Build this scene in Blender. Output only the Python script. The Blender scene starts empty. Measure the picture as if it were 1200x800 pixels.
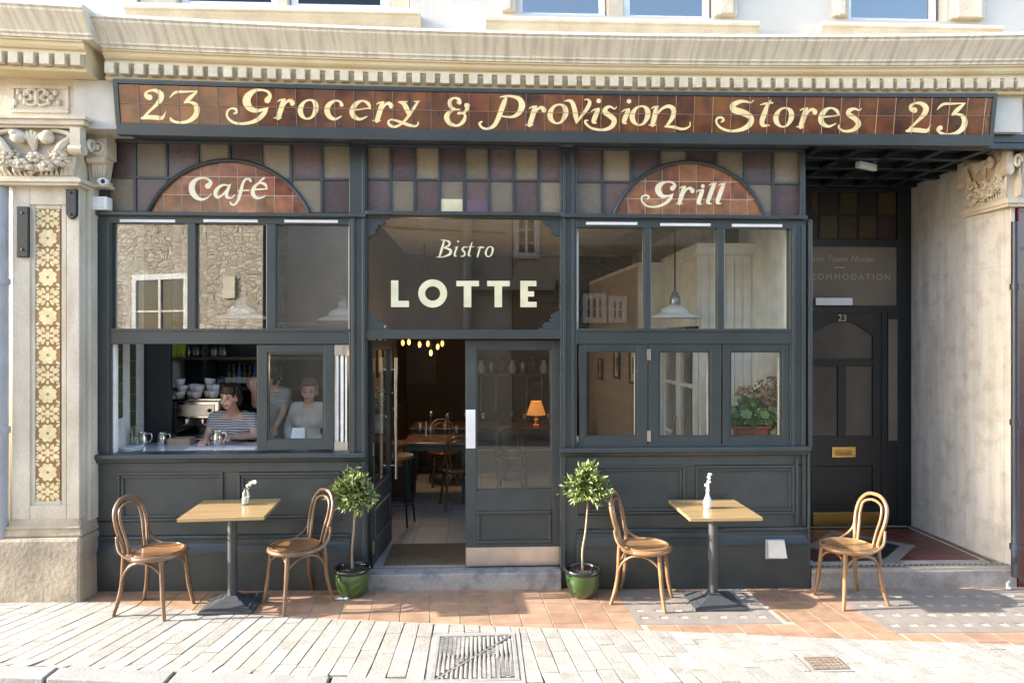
import bpy, bmesh, math, random
from mathutils import Vector, Matrix
R = math.radians
random.seed(7)
sc = bpy.context.scene
C = sc.collection

# ------------------------------------------------------------------ camera, sky, sun, exposure
F, YAW, CZ, CY = 800.0, R(2.5), 2.14, -5.95
cd = bpy.data.cameras.new("camera"); cam = bpy.data.objects.new("camera", cd); C.objects.link(cam)
cam.location = (0, CY, CZ); cam.rotation_euler = (R(90), 0, -YAW)
cd.sensor_width = 36; cd.lens = 36 * F / 1200; cd.clip_start = .05; cd.clip_end = 500
sc.camera = cam
SUN_EL = R(21.5)
w = bpy.data.worlds.new("World"); sc.world = w; w.use_nodes = True
nt = w.node_tree; nt.nodes.clear()
sky = nt.nodes.new("ShaderNodeTexSky"); sky.sky_type = 'NISHITA'; sky.sun_disc = False
sky.sun_elevation = SUN_EL; sky.sun_rotation = R(-91.5); sky.altitude = 50; sky.air_density = 1.0; sky.dust_density = 1.6; sky.ozone_density = .8
bg = nt.nodes.new("ShaderNodeBackground"); bg.inputs[1].default_value = .15
wo = nt.nodes.new("ShaderNodeOutputWorld")
nt.links.new(sky.outputs[0], bg.inputs[0]); nt.links.new(bg.outputs[0], wo.inputs[0])
sd = bpy.data.lights.new("sun", 'SUN'); sd.energy = 3.1; sd.angle = R(.5); sd.color = (1, .95, .88)
sun = bpy.data.objects.new("sun", sd); C.objects.link(sun)
sdir = Vector((math.cos(SUN_EL), .028, -math.sin(SUN_EL)))
sun.rotation_euler = sdir.to_track_quat('-Z', 'Y').to_euler()
vs = sc.view_settings; vs.view_transform = 'Standard'; vs.look = 'None'; vs.exposure = 2.7; vs.gamma = 1; vs.use_curve_mapping = False
sc.cycles.use_denoising = True; sc.cycles.max_bounces = 8; sc.cycles.diffuse_bounces = 4; sc.cycles.glossy_bounces = 4
sc.cycles.transparent_max_bounces = 16; sc.cycles.caustics_reflective = False; sc.cycles.caustics_refractive = False

# ------------------------------------------------------------------ pixel of the survey drawing -> point on a plane of the place
fx, fy, rx, ry = math.sin(YAW), math.cos(YAW), math.cos(YAW), -math.sin(YAW)
def W(px, py, Y=0.0):
    a = (px - 600) / F; b = (400 - py) / F
    t = (Y - CY) / (fy + a * ry)
    return (t * (fx + a * rx), Y, CZ + t * b)
def G(px, py, z=0.0):
    a = (px - 600) / F; b = (400 - py) / F; t = (z - CZ) / b
    return (t * (fx + a * rx), CY + t * (fy + a * ry), z)
def X(px, Y=0.0): return W(px, 400, Y)[0]
def Z(py, Y=0.0, px=565): return W(px, py, Y)[2]
def gz(x): return .008 - .0115 * x            # the pavement falls gently to the right
def sag(x, z):                                # the old lintel and cornice sag a little
    s = 0 if z < 3.25 else (.03 * (z - 3.25) / .95 if z < 4.2 else .03 + .035 * min(1.6, (z - 4.2) / .38))
    return -s * (1 - ((x - .7) / 3.7) ** 2)

# ------------------------------------------------------------------ materials
MATS = {}
def mat(name, col, rough=.6, metal=0.0, col2=None, scale=6.0, bump=0.0, bscale=60.0, rnd=0.0, stretch=(1, 1, 1), coat=0.0, emit=0.0, emitc=None, detail=6.0, lo=.35, hi=.65, sub=0.0, hue=0.0, grain=0.0, spec=.5):
    if name in MATS: return MATS[name]
    m = bpy.data.materials.new(name); m.use_nodes = True; t = m.node_tree; N = t.nodes; L = t.links
    b = N["Principled BSDF"]; b.inputs["Roughness"].default_value = rough; b.inputs["Metallic"].default_value = metal
    b.inputs["Coat Weight"].default_value = coat; b.inputs["Coat Roughness"].default_value = .06; b.inputs["Specular IOR Level"].default_value = spec
    if sub: b.inputs["Subsurface Weight"].default_value = sub; b.inputs["Subsurface Radius"].default_value = (.01, .004, .002)
    tc = N.new("ShaderNodeTexCoord"); mp = N.new("ShaderNodeMapping"); mp.inputs["Scale"].default_value = stretch
    L.new(tc.outputs["Object"], mp.inputs[0])
    oi = N.new("ShaderNodeObjectInfo")
    if rnd or hue:                              # shift the pattern from piece to piece
        ad = N.new("ShaderNodeVectorMath"); ad.operation = 'ADD'
        ml = N.new("ShaderNodeMath"); ml.operation = 'MULTIPLY'; ml.inputs[1].default_value = 37.0
        L.new(oi.outputs["Random"], ml.inputs[0]); L.new(mp.outputs[0], ad.inputs[0]); L.new(ml.outputs[0], ad.inputs[1]); vec = ad.outputs[0]
    else: vec = mp.outputs[0]
    if col2 is None: col2 = tuple(c * .82 for c in col)
    nz = N.new("ShaderNodeTexNoise"); nz.inputs["Scale"].default_value = scale; nz.inputs["Detail"].default_value = detail; L.new(vec, nz.inputs[0])
    rp = N.new("ShaderNodeValToRGB"); rp.color_ramp.elements[0].position = lo; rp.color_ramp.elements[1].position = hi
    rp.color_ramp.elements[0].color = (*col2, 1); rp.color_ramp.elements[1].color = (*col, 1)
    L.new(nz.outputs[0], rp.inputs[0]); out = rp.outputs[0]
    if grain:
        n3 = N.new("ShaderNodeTexNoise"); n3.inputs["Scale"].default_value = 140; n3.inputs["Detail"].default_value = 3; L.new(vec, n3.inputs[0])
        r3 = N.new("ShaderNodeMapRange"); r3.inputs[1].default_value = .3; r3.inputs[2].default_value = .7; r3.inputs[3].default_value = 1 - grain; r3.inputs[4].default_value = 1 + grain * .4
        L.new(n3.outputs[0], r3.inputs[0])
        mx = N.new("ShaderNodeVectorMath"); mx.operation = 'SCALE'; L.new(out, mx.inputs[0]); L.new(r3.outputs[0], mx.inputs["Scale"]); out = mx.outputs[0]
    if rnd or hue:
        hs = N.new("ShaderNodeHueSaturation")
        mr = N.new("ShaderNodeMapRange"); mr.inputs[3].default_value = 1 - rnd; mr.inputs[4].default_value = 1 + rnd
        L.new(oi.outputs["Random"], mr.inputs[0]); L.new(mr.outputs[0], hs.inputs["Value"]); L.new(out, hs.inputs["Color"])
        if hue:
            wn = N.new("ShaderNodeTexWhiteNoise"); wn.noise_dimensions = '1D'; L.new(oi.outputs["Random"], wn.inputs["W"])
            m2 = N.new("ShaderNodeMapRange"); m2.inputs[3].default_value = .5 - hue; m2.inputs[4].default_value = .5 + hue
            L.new(wn.outputs["Value"], m2.inputs[0]); L.new(m2.outputs[0], hs.inputs["Hue"])
        out = hs.outputs[0]
    L.new(out, b.inputs["Base Color"])
    if bump:
        n2 = N.new("ShaderNodeTexNoise"); n2.inputs["Scale"].default_value = bscale; n2.inputs["Detail"].default_value = 5; L.new(vec, n2.inputs[0])
        bp = N.new("ShaderNodeBump"); bp.inputs["Strength"].default_value = min(1, bump); bp.inputs["Distance"].default_value = .004 * max(1, bump)
        L.new(n2.outputs[0], bp.inputs["Height"]); L.new(bp.outputs[0], b.inputs["Normal"])
    if emit:
        b.inputs["Emission Color"].default_value = (*(emitc or col), 1); b.inputs["Emission Strength"].default_value = emit
    MATS[name] = m; return m
def glass(name, r0=.07, tint=(.9, .93, .92), rough=0.0, wav=0.0):
    if name in MATS: return MATS[name]
    m = bpy.data.materials.new(name); m.use_nodes = True; t = m.node_tree; N = t.nodes; L = t.links; N.clear()
    o = N.new("ShaderNodeOutputMaterial"); mx = N.new("ShaderNodeMixShader"); tr = N.new("ShaderNodeBsdfTransparent"); gl = N.new("ShaderNodeBsdfGlossy")
    tr.inputs[0].default_value = (*tint, 1); gl.inputs[0].default_value = (1, 1, 1, 1); gl.inputs["Roughness"].default_value = rough
    lw = N.new("ShaderNodeLayerWeight"); lw.inputs[0].default_value = .5
    pw = N.new("ShaderNodeMath"); pw.operation = 'POWER'; pw.inputs[1].default_value = 5; L.new(lw.outputs["Facing"], pw.inputs[0])
    mr = N.new("ShaderNodeMapRange"); mr.inputs[3].default_value = r0; mr.inputs[4].default_value = 1; L.new(pw.outputs[0], mr.inputs[0])
    if wav:
        nz = N.new("ShaderNodeTexNoise"); nz.inputs["Scale"].default_value = 1.1; nz.inputs["Detail"].default_value = 1; tc = N.new("ShaderNodeTexCoord"); L.new(tc.outputs["Object"], nz.inputs[0])
        bp = N.new("ShaderNodeBump"); bp.inputs["Strength"].default_value = wav; bp.inputs["Distance"].default_value = .01; L.new(nz.outputs[0], bp.inputs["Height"]); L.new(bp.outputs[0], gl.inputs["Normal"])
    L.new(mr.outputs[0], mx.inputs[0]); L.new(tr.outputs[0], mx.inputs[1]); L.new(gl.outputs[0], mx.inputs[2]); L.new(mx.outputs[0], o.inputs[0])
    MATS[name] = m; return m

PAINT = mat("slate_paint", (.040, .052, .056), .32, col2=(.033, .043, .046), scale=3, bump=.2, bscale=18, grain=.22)
PAINTB = mat("slate_paint_panel", (.044, .053, .054), .46, col2=(.034, .041, .042), scale=5, bump=.25, bscale=14, grain=.25)
PAINTD = mat("dark_door_paint", (.010, .014, .016), .35, bump=.1, bscale=20)
STONE = mat("bath_stone", (.60, .53, .415), .85, col2=(.49, .425, .32), scale=5, bump=.7, bscale=45, grain=.22)
STONEY = mat("bounce_warm_frieze_stone", (0.577, 0.476, 0.296), .85, col2=(0.515, 0.39, 0.203), scale=3, bump=.4, bscale=40, grain=.1, lo=.25, hi=.6)  # yellow bounce light under the cornice put into the stone colour
STONEP = mat("painted_render", (.54, .515, .47), .85, col2=(.46, .435, .39), scale=2.2, bump=.35, bscale=30, grain=.1)
STONEW = mat("weathered_plinth_stone", (0.414, 0.348, 0.259), .9, col2=(0.222, 0.185, 0.141), scale=3.4, bump=1.0, bscale=30, grain=.28, lo=.3, hi=.62)
DENT = mat("dentil_stone", (0.593, 0.53, 0.406), .85, col2=(0.515, 0.445, 0.328), scale=14, bump=.4, rnd=.06, grain=.12)
WHITE = mat("white_paint", (.78, .78, .76), .4)
BLACKM = mat("black_iron", (.012, .012, .014), .5, bump=.3, bscale=50)
STEEL = mat("brushed_steel", (.62, .6, .57), .28, 1.0, bump=.1, bscale=200)
BRASS = mat("brass", (.62, .42, .13), .25, 1.0)
GLASS = glass("window_glass", .042, (.95, .97, .96))
GLASSM = glass("mirrory_window_glass", .125, (.93, .95, .94))
GLASSC = glass("clear_glassware", .13, (.93, .95, .95))

# ------------------------------------------------------------------ mesh helpers
class MB:
    def __init__(s): s.v = []; s.f = []; s.m = []; s.cur = 0
    def add(s, vs, fs):
        o = len(s.v); s.v += [tuple(p) for p in vs]; s.f += [tuple(i + o for i in f) for f in fs]; s.m += [s.cur] * len(fs); return s
    def hexa(s, p): return s.add(p, [(0, 3, 2, 1), (4, 5, 6, 7), (0, 1, 5, 4), (1, 2, 6, 5), (2, 3, 7, 6), (3, 0, 4, 7)])
    def box(s, x0, x1, y0, y1, z0, z1):
        return s.hexa([(x0, y0, z0), (x1, y0, z0), (x1, y1, z0), (x0, y1, z0), (x0, y0, z1), (x1, y0, z1), (x1, y1, z1), (x0, y1, z1)])
    def prism(s, poly, y0, y1):                   # poly of (x,z), counter-clockwise seen from -Y
        n = len(poly); a = [(p[0], y0, p[1]) for p in poly] + [(p[0], y1, p[1]) for p in poly]
        return s.add(a, [tuple(range(n)), tuple(range(2 * n - 1, n - 1, -1))] + [(i, i + n, (i + 1) % n + n, (i + 1) % n) for i in range(n)])
    def slab(s, poly, z0, z1):                    # poly of (x,y) ccw from above
        n = len(poly); a = [(p[0], p[1], z0) for p in poly] + [(p[0], p[1], z1) for p in poly]
        return s.add(a, [tuple(range(n - 1, -1, -1)), tuple(range(n, 2 * n))] + [(i, (i + 1) % n, (i + 1) % n + n, i + n) for i in range(n)])
    def tube(s, pts, r, n=8, closed=False, flat=1.0):
        pts = [Vector(p) for p in pts]; k = len(pts); rs = r if isinstance(r, (list, tuple)) else [r] * k
        vs = []; pu = None
        for i, p in enumerate(pts):
            d = (pts[(i + 1) % k] - pts[i - 1]) if closed else (pts[min(i + 1, k - 1)] - pts[max(i - 1, 0)])
            d.normalize()
            if pu is None: pu = d.orthogonal().normalized() if abs(d.z) > .9 else d.cross(Vector((0, 0, 1))).normalized()
            u = (pu - d * pu.dot(d)); u = u.normalized() if u.length > 1e-6 else d.orthogonal().normalized(); pu = u; q = d.cross(u)
            for j in range(n):
                a = 2 * math.pi * j / n; vs.append(p + (u * math.cos(a) + q * math.sin(a) * flat) * rs[i])
        fs = [(i * n + j, i * n + (j + 1) % n, (i + 1) % k * n + (j + 1) % n, (i + 1) % k * n + j) for i in range(k if closed else k - 1) for j in range(n)]
        if not closed: fs += [tuple(range(n - 1, -1, -1)), tuple((k - 1) * n + j for j in range(n))]
        return s.add(vs, fs)
    def lathe(s, prof, c=(0, 0, 0), n=20):        # prof of (r,z)
        k = len(prof); vs = [(c[0] + max(r, 1e-4) * math.cos(2 * math.pi * j / n), c[1] + max(r, 1e-4) * math.sin(2 * math.pi * j / n), c[2] + z) for r, z in prof for j in range(n)]
        fs = [(i * n + j, i * n + (j + 1) % n, (i + 1) * n + (j + 1) % n, (i + 1) * n + j) for i in range(k - 1) for j in range(n)]
        return s.add(vs, fs + [tuple(range(n - 1, -1, -1)), tuple((k - 1) * n + j for j in range(n))])
    def ball(s, c, r, n=10, k=7, rot=None):
        if not isinstance(r, (tuple, list)): r = (r, r, r)
        vs = []
        for i in range(k + 1):
            th = math.pi * i / k
            for j in range(n):
                a = 2 * math.pi * j / n; q = Vector((r[0] * max(math.sin(th), .02) * math.cos(a), r[1] * max(math.sin(th), .02) * math.sin(a), -r[2] * math.cos(th)))
                if rot: q = rot @ q
                vs.append((c[0] + q.x, c[1] + q.y, c[2] + q.z))
        fs = [(i * n + j, i * n + (j + 1) % n, (i + 1) * n + (j + 1) % n, (i + 1) * n + j) for i in range(k) for j in range(n)]
        return s.add(vs, fs + [tuple(range(n - 1, -1, -1)), tuple(k * n + j for j in range(n))])
    def sweep(s, prof, x0, x1, n=1, warp=True, ends=True):   # prof of (y,z) closed outline, swept along X
        k = len(prof); vs = []
        for i in range(n + 1):
            x = x0 + (x1 - x0) * i / n
            vs += [(x, y, z + (sag(x, z) if warp else 0)) for y, z in prof]
        fs = [(i * k + j, (i + 1) * k + j, (i + 1) * k + (j + 1) % k, i * k + (j + 1) % k) for i in range(n) for j in range(k)]
        if ends: fs += [tuple(range(k)), tuple(n * k + j for j in range(k - 1, -1, -1))]
        return s.add(vs, fs)
    def build(s, name, m, parent=None, smooth=False, bevel=0.0, loc=None, fix=True, auto=0):
        me = bpy.data.meshes.new(name); me.from_pydata(s.v, [], s.f)
        for q in (m if isinstance(m, (list, tuple)) else [m]): me.materials.append(q)
        if any(s.m): me.polygons.foreach_set("material_index", s.m)
        if fix:
            bm = bmesh.new(); bm.from_mesh(me); bmesh.ops.recalc_face_normals(bm, faces=bm.faces); bm.to_mesh(me); bm.free()
        if smooth:
            me.polygons.foreach_set("use_smooth", [True] * len(me.polygons))
            if auto: me.set_sharp_from_angle(angle=R(auto))
        o = bpy.data.objects.new(name, me); C.objects.link(o)
        if loc: o.location = loc
        if parent: o.parent = parent
        if bevel:
            b = o.modifiers.new("bevel", 'BEVEL'); b.width = bevel; b.segments = 2; b.limit_method = 'ANGLE'; b.angle_limit = R(40)
        return o
def tag(o, label, cat, group=None, kind=None):
    o["label"] = label; o["category"] = cat
    if group: o["group"] = group
    if kind: o["kind"] = kind
    return o
def struct(o): o["kind"] = "structure"; return o
def thing(name, label, cat, loc=(0, 0, 0), rz=0.0, group=None):
    o = bpy.data.objects.new(name, None); C.objects.link(o); o.location = loc; o.rotation_euler = (0, 0, rz); o.empty_display_size = .1
    return tag(o, label, cat, group)
def pivot(name, parent):                          # a part made of pieces
    o = bpy.data.objects.new(name, None); C.objects.link(o); o.parent = parent; o.empty_display_size = .1; return o
def inst(name, me, parent, loc=(0, 0, 0), rot=None, scale=None):
    o = bpy.data.objects.new(name, me); C.objects.link(o); o.parent = parent; o.location = loc
    if rot: o.rotation_euler = rot
    if scale: o.scale = scale
    return o
def mesh_of(o):                                   # take the mesh of a freshly built object, drop the object
    me = o.data; bpy.data.objects.remove(o); return me
def copy_tree(o, parent=None):
    c = o.copy(); C.objects.link(c); c.parent = parent
    for ch in o.children: copy_tree(ch, c)
    return c
def cr(pts, n=6, closed=False):                   # Catmull-Rom through tuples of any length
    k = len(pts); out = []
    g = (lambda i: pts[i % k]) if closed else (lambda i: pts[max(0, min(k - 1, i))])
    for i in range(k if closed else k - 1):
        a, b, c, d = g(i - 1), g(i), g(i + 1), g(i + 2)
        for j in range(n):
            t = j / n
            out.append(tuple(.5 * (2 * q + (r_ - p) * t + (2 * p - 5 * q + 4 * r_ - s_) * t * t + (3 * q - p - 3 * r_ + s_) * t ** 3) for p, q, r_, s_ in zip(a, b, c, d)))
    if not closed: out.append(tuple(pts[-1]))
    return out
def rect(mb, x0, y0, x1, y1, Yf, Yb):             # a bar given by survey pixels, front face at Yf
    return mb.box(X(x0, Yf), X(x1, Yf), Yf, Yb, Z(y1, Yf, (x0 + x1) / 2), Z(y0, Yf, (x0 + x1) / 2))
# ================================================================== GROUND
TERRA = mat("terracotta_tile", (.36, .222, .14), .55, col2=(.265, .16, .10), scale=9, bump=.25, bscale=70, rnd=.16, hue=.008, grain=.12)
GROUT = mat("pale_grout", (.38, .33, .27), .9, bump=.5)
SETT = mat("pale_granite_sett", (.385, .355, .305), .85, col2=(.30, .272, .228), scale=7, bump=.8, bscale=60, rnd=.11, hue=.006, grain=.5)
JOINT = mat("dark_joint_sand", (.11, .10, .085), .95, bump=.8, grain=.3)
ASPH = mat("street_surface", (.30, .28, .25), .9, bump=.8, grain=.3)
KERB = mat("granite_kerb", (.30, .285, .26), .85, bump=.8, grain=.3)
edge_px = [(-120, 706), (0, 710), (100, 711.7), (200, 719), (300, 725), (400, 728.5), (600, 735), (800, 738.5), (1000, 745), (1200, 750), (1400, 755)]
EDGE = [G(*p)[:2] for p in edge_px]
def edgeY(x):
    for (a, b), (c, d) in zip(EDGE, EDGE[1:]):
        if a <= x <= c: return b + (d - b) * (x - a) / (c - a)
    return EDGE[0][1] if x < EDGE[0][0] else EDGE[-1][1]
mb = MB()                                         # the street: one sheet, wide enough for every view
mb.add([(-60, -60, gz(-60) - .02), (60, -60, gz(60) - .02), (60, .5, gz(60) - .04), (-60, .5, gz(-60) - .04)], [(0, 1, 2, 3)])
street = struct(mb.build("street", ASPH))
def drape(o):                                     # lay flat pieces on the falling ground
    for v in o.data.vertices: v.co.z += gz(v.co.x)
    return o
mb = MB(); n = len(EDGE)
bed = [(EDGE[0][0] - 3, EDGE[0][1] + .1)] + EDGE + [(EDGE[-1][0] + 3, EDGE[-1][1]), (EDGE[-1][0] + 3, .3), (EDGE[0][0] - 3, .3)]
mb.slab(bed, -.03, -.004); pavement = struct(drape(mb.build("pavement", GROUT)))
def hits(polys, x, y): return any(a < x < c and b < y < d for a, b, c, d in polys)
GL = [(1.14, -.82, 2.28, -.10), (3.02, -1.0, 4.95, -.10)]       # the two pavement lights
tw, td, sl = .232, .195, -.07
rows = [(-.035, -.19), (-.195, -.385), (-.39, -.58), (-.585, -.775), (-.78, -.97), (-.975, -1.165), (-1.17, -1.36)]
def clip_edge(poly, inner=.012):                  # cut a tile polygon at the wavy sett edge
    out = []; f = lambda p: p[1] - (edgeY(p[0]) + inner)
    for p, q in zip(poly, poly[1:] + poly[:1]):
        a, b = f(p), f(q)
        if a >= 0: out.append(p)
        if (a >= 0) != (b >= 0): t = a / (a - b); out.append((p[0] + (q[0] - p[0]) * t, p[1] + (q[1] - p[1]) * t))
    return out
def cut_rect(x0, x1, y0, y1):
    for a, b, c, d in GL:
        cx, cy = (x0 + x1) / 2, (y0 + y1) / 2
        if x0 < c and x1 > a and y0 < d and y1 > b:
            opts = []
            if a - x0 > .03: opts.append((x0, a - .006, y0, y1))
            if x1 - c > .03: opts.append((c + .006, x1, y0, y1))
            if y1 - d > .03: opts.append((x0, x1, d + .006, y1))
            if b - y0 > .03: opts.append((x0, x1, y0, b - .006))
            return opts[:1] if not (b - y0 > .03) else opts[-1:] if cx > a and cx < c else opts[:1]
    return [(x0, x1, y0, y1)]
for ri, (yt, yb) in enumerate(rows):
    for i in range(-21, 25):
        x0 = i * tw + .02; x1 = x0 + tw - .007
        if x1 < -4.7 or x0 > 5.4: continue
        for a, b, c, d in cut_rect(x0, x1, yb, yt - .0):
            P4 = [(a + sl * c, c), (b + sl * c, c), (b + sl * d, d), (a + sl * d, d)]
            P4 = clip_edge(P4)
            if len(P4) < 3: continue
            ys = [p[1] for p in P4]; xs = [p[0] for p in P4]
            if max(ys) - min(ys) < .025 or max(xs) - min(xs) < .025: continue
            dz = random.uniform(-.0012, .0012)
            drape(MB().slab(P4, -.02, .0 + dz).build("paving_tile", TERRA, pavement, bevel=.0025))
# setts: courses run away from the shop and fan out a little
def fan(u, y): return u + (u + .35) * .11 * (-.75 - y)
MH = (-.365, -1.70, .275, -.935); DR = (2.155, -1.575, 2.445, -1.355)
sw = .113; cand = []
def curbY(x): return -1.386 - .088 * (x + 3.12)   # kerb line, only seen at the lower left
def clip(poly, ax, val, less):
    out = []; f = (lambda p: val - p[ax]) if less else (lambda p: p[ax] - val)
    for p, q in zip(poly, poly[1:] + poly[:1]):
        a, b = f(p), f(q)
        if a >= 0: out.append(p)
        if (a >= 0) != (b >= 0): t_ = a / (a - b); out.append((p[0] + (q[0] - p[0]) * t_, p[1] + (q[1] - p[1]) * t_))
    return out
def area(p): return abs(sum(a[0] * b[1] - b[0] * a[1] for a, b in zip(p, p[1:] + p[:1]))) / 2
for i in range(-44, 52):
    u0 = i * sw - .02; y = edgeY(fan(u0 + sw / 2, -.75)) - .006; first = True
    while y > -2.6:
        ln = random.choice((.19, .22, .24, .27, .31)) * (random.uniform(.35, 1) if first else 1); first = False
        y2 = y - ln; g = random.uniform(.0016, .0034); wob = [random.uniform(-.002, .002) for _ in range(8)]
        P4 = [(fan(u0 + g, y2) + wob[0], y2 + .0035 + wob[1]), (fan(u0 + sw - g, y2) + wob[2] * .5, y2 + .0035 + wob[3]), (fan(u0 + sw - g, y) + wob[4] * .5, y), (fan(u0 + g, y) + wob[6], y)]
        xm = sum(p[0] for p in P4) / 4; yk = y; y = y2
        if yk < curbY(xm) + .03: continue
        if y2 < curbY(xm): P4 = [(P4[0][0], curbY(P4[0][0])), (P4[1][0], curbY(P4[1][0])), P4[2], P4[3]]
        pieces = [P4]
        for Q in (MH, DR):
            nxt = []
            for pz_ in pieces:
                xs_ = [p[0] for p in pz_]; ys_ = [p[1] for p in pz_]
                if max(xs_) < Q[0] or min(xs_) > Q[2] or max(ys_) < Q[1] or min(ys_) > Q[3]: nxt.append(pz_); continue
                for part in (clip(pz_, 0, Q[0] - .003, True), clip(pz_, 0, Q[2] + .003, False), clip(clip(clip(pz_, 0, Q[0], False), 0, Q[2], True) or pz_, 1, Q[3] + .003, False), clip(clip(clip(pz_, 0, Q[0], False), 0, Q[2], True) or pz_, 1, Q[1] - .003, True)):
                    if len(part) >= 3 and area(part) > .0006: nxt.append(part)
            pieces = nxt
        for pz_ in pieces: cand.append((sum(p[1] for p in pz_) / len(pz_), sum(p[0] for p in pz_) / len(pz_), pz_))
def seen(ym, xm):
    d = fx * xm + fy * (ym - CY); u = 600 + F * (rx * xm + ry * (ym - CY)) / d; v = 400 + F * CZ / d
    return -15 < u < 1215 and v < 815, d
vis = sorted([c for c in cand if seen(c[0], c[1])[0]], key=lambda c: seen(c[0], c[1])[1])[:300]; keep = set(id(c) for c in vis); far = MB()
for c in cand:
    dz = random.uniform(-.0022, .0022)
    if id(c) in keep: drape(MB().slab(c[2], -.06, dz).build("sett", SETT, street, bevel=.003))
    else: far.slab(c[2], -.06, dz)
o = drape(far.build("sett_paving", SETT, street)); o["kind"] = "stuff"
mb = MB(); mb.slab([(-7, curbY(-7) - .02), (7, curbY(7) - .02), (7, -.1), (-7, -.1)], -.05, -.006)
drape(mb.build("joint_bed", JOINT, street))
for x0, x1 in ((-6, -4.91), (-4.9, -3.85), (-3.84, -2.72), (-2.71, -1.95), (-1.94, -.95), (-.94, .2), (.21, 1.3), (1.31, 2.4), (2.41, 3.5), (3.51, 4.6), (4.61, 5.7)):
    P4 = [(x0, curbY(x0) - .16), (x1 - .012, curbY(x1) - .16), (x1 - .012, curbY(x1) - .008), (x0, curbY(x0) - .008)]
    drape(MB().slab(P4, -.06, .008).build("kerb_stone", KERB, street, bevel=.008))
# manhole cover with its cast pattern
CAST = mat("cast_iron_worn", (.33, .31, .285), .6, .15, col2=(.25, .235, .215), scale=12, bump=.5, grain=.2)
t = thing("manhole_cover", "square cast iron manhole cover set in the pale setts", "manhole cover", (-.045, -1.31, gz(0)))
mb = MB(); mb.box(-.265, .265, -.335, .335, -.04, -.009); mb.build("plate", mat("cast_iron_dark", (.11, .10, .092), .7, .2, bump=.5), t)
mb = MB()
for a in (((-.285, .285), (.315, .345)), ((-.285, .285), (-.345, -.315)), ((-.285, -.255), (-.315, .315)), ((.255, .285), (-.315, .315))): mb.box(*a[0], *a[1], -.03, .004)
mb.build("rim", CAST, t, bevel=.003)
mb = MB()
for i in range(-8, 9):
    for j in range(-11, 12):
        x, y = i * .03, j * .028 + (.014 if i % 2 else 0)
        if abs(y) > .305 or abs(x) > .25: continue
        if abs(y - 1.2 * x) < .02: continue
        c = (-.13, -.0) if y > 1.2 * x else (.13, .0)
        a = math.atan2(y - c[1], x - c[0]) + R(75); dx, dy = math.cos(a) * .0125, math.sin(a) * .0125; ex, ey = -math.sin(a) * .0072, math.cos(a) * .0072
        mb.slab([(x - dx - ex, y - dy - ey), (x + dx - ex, y + dy - ey), (x + dx + ex, y + dy + ey), (x - dx + ex, y - dy + ey)], -.018, .003)
L_ = .26; mb.slab([(-L_, -L_ * 1.2 - .008), (-L_ + .012, -L_ * 1.2 - .008), (L_, L_ * 1.2), (L_ - .012, L_ * 1.2)], -.006, .004)
o = mb.build("cast_pattern", CAST, t); o["kind"] = "stuff"
mb = MB(); 
for a in ((-.318, -.286, -.388, .373), (.286, .318, -.388, .373), (-.286, .286, .346, .373), (-.286, .286, -.388, -.346)): mb.box(*a, -.04, .0)
mb.build("mortar_bed", mat("mortar", (.31, .29, .26), .9, bump=.8, grain=.2), t)
t = thing("drain_cover", "small rusty drain cover in the setts near the right chair", "drain cover", (2.30, -1.465, gz(2.3)))
RUST = mat("rusty_iron", (.25, .19, .145), .8, .1, col2=(.17, .125, .09), scale=20, bump=.6)
MB().box(-.143, .143, -.108, .108, -.03, .0).build("mortar_bed", MATS["mortar"], t); MB().box(-.118, .118, -.085, .085, -.03, .002).build("frame", mat("rusty_dark", (.20, .155, .12), .8), t)
mb = MB()
for i in range(6):
    for j in range(4): mb.box(-.10 + i * .0345, -.076 + i * .0345, -.07 + j * .037, -.046 + j * .037, -.006, .006)
for a in ((-.118, .118, .075, .085), (-.118, .118, -.085, -.075), (-.118, -.108, -.075, .075), (.108, .118, -.075, .075)): mb.box(*a, -.01, .006)
mb.build("grate", RUST, t)
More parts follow.
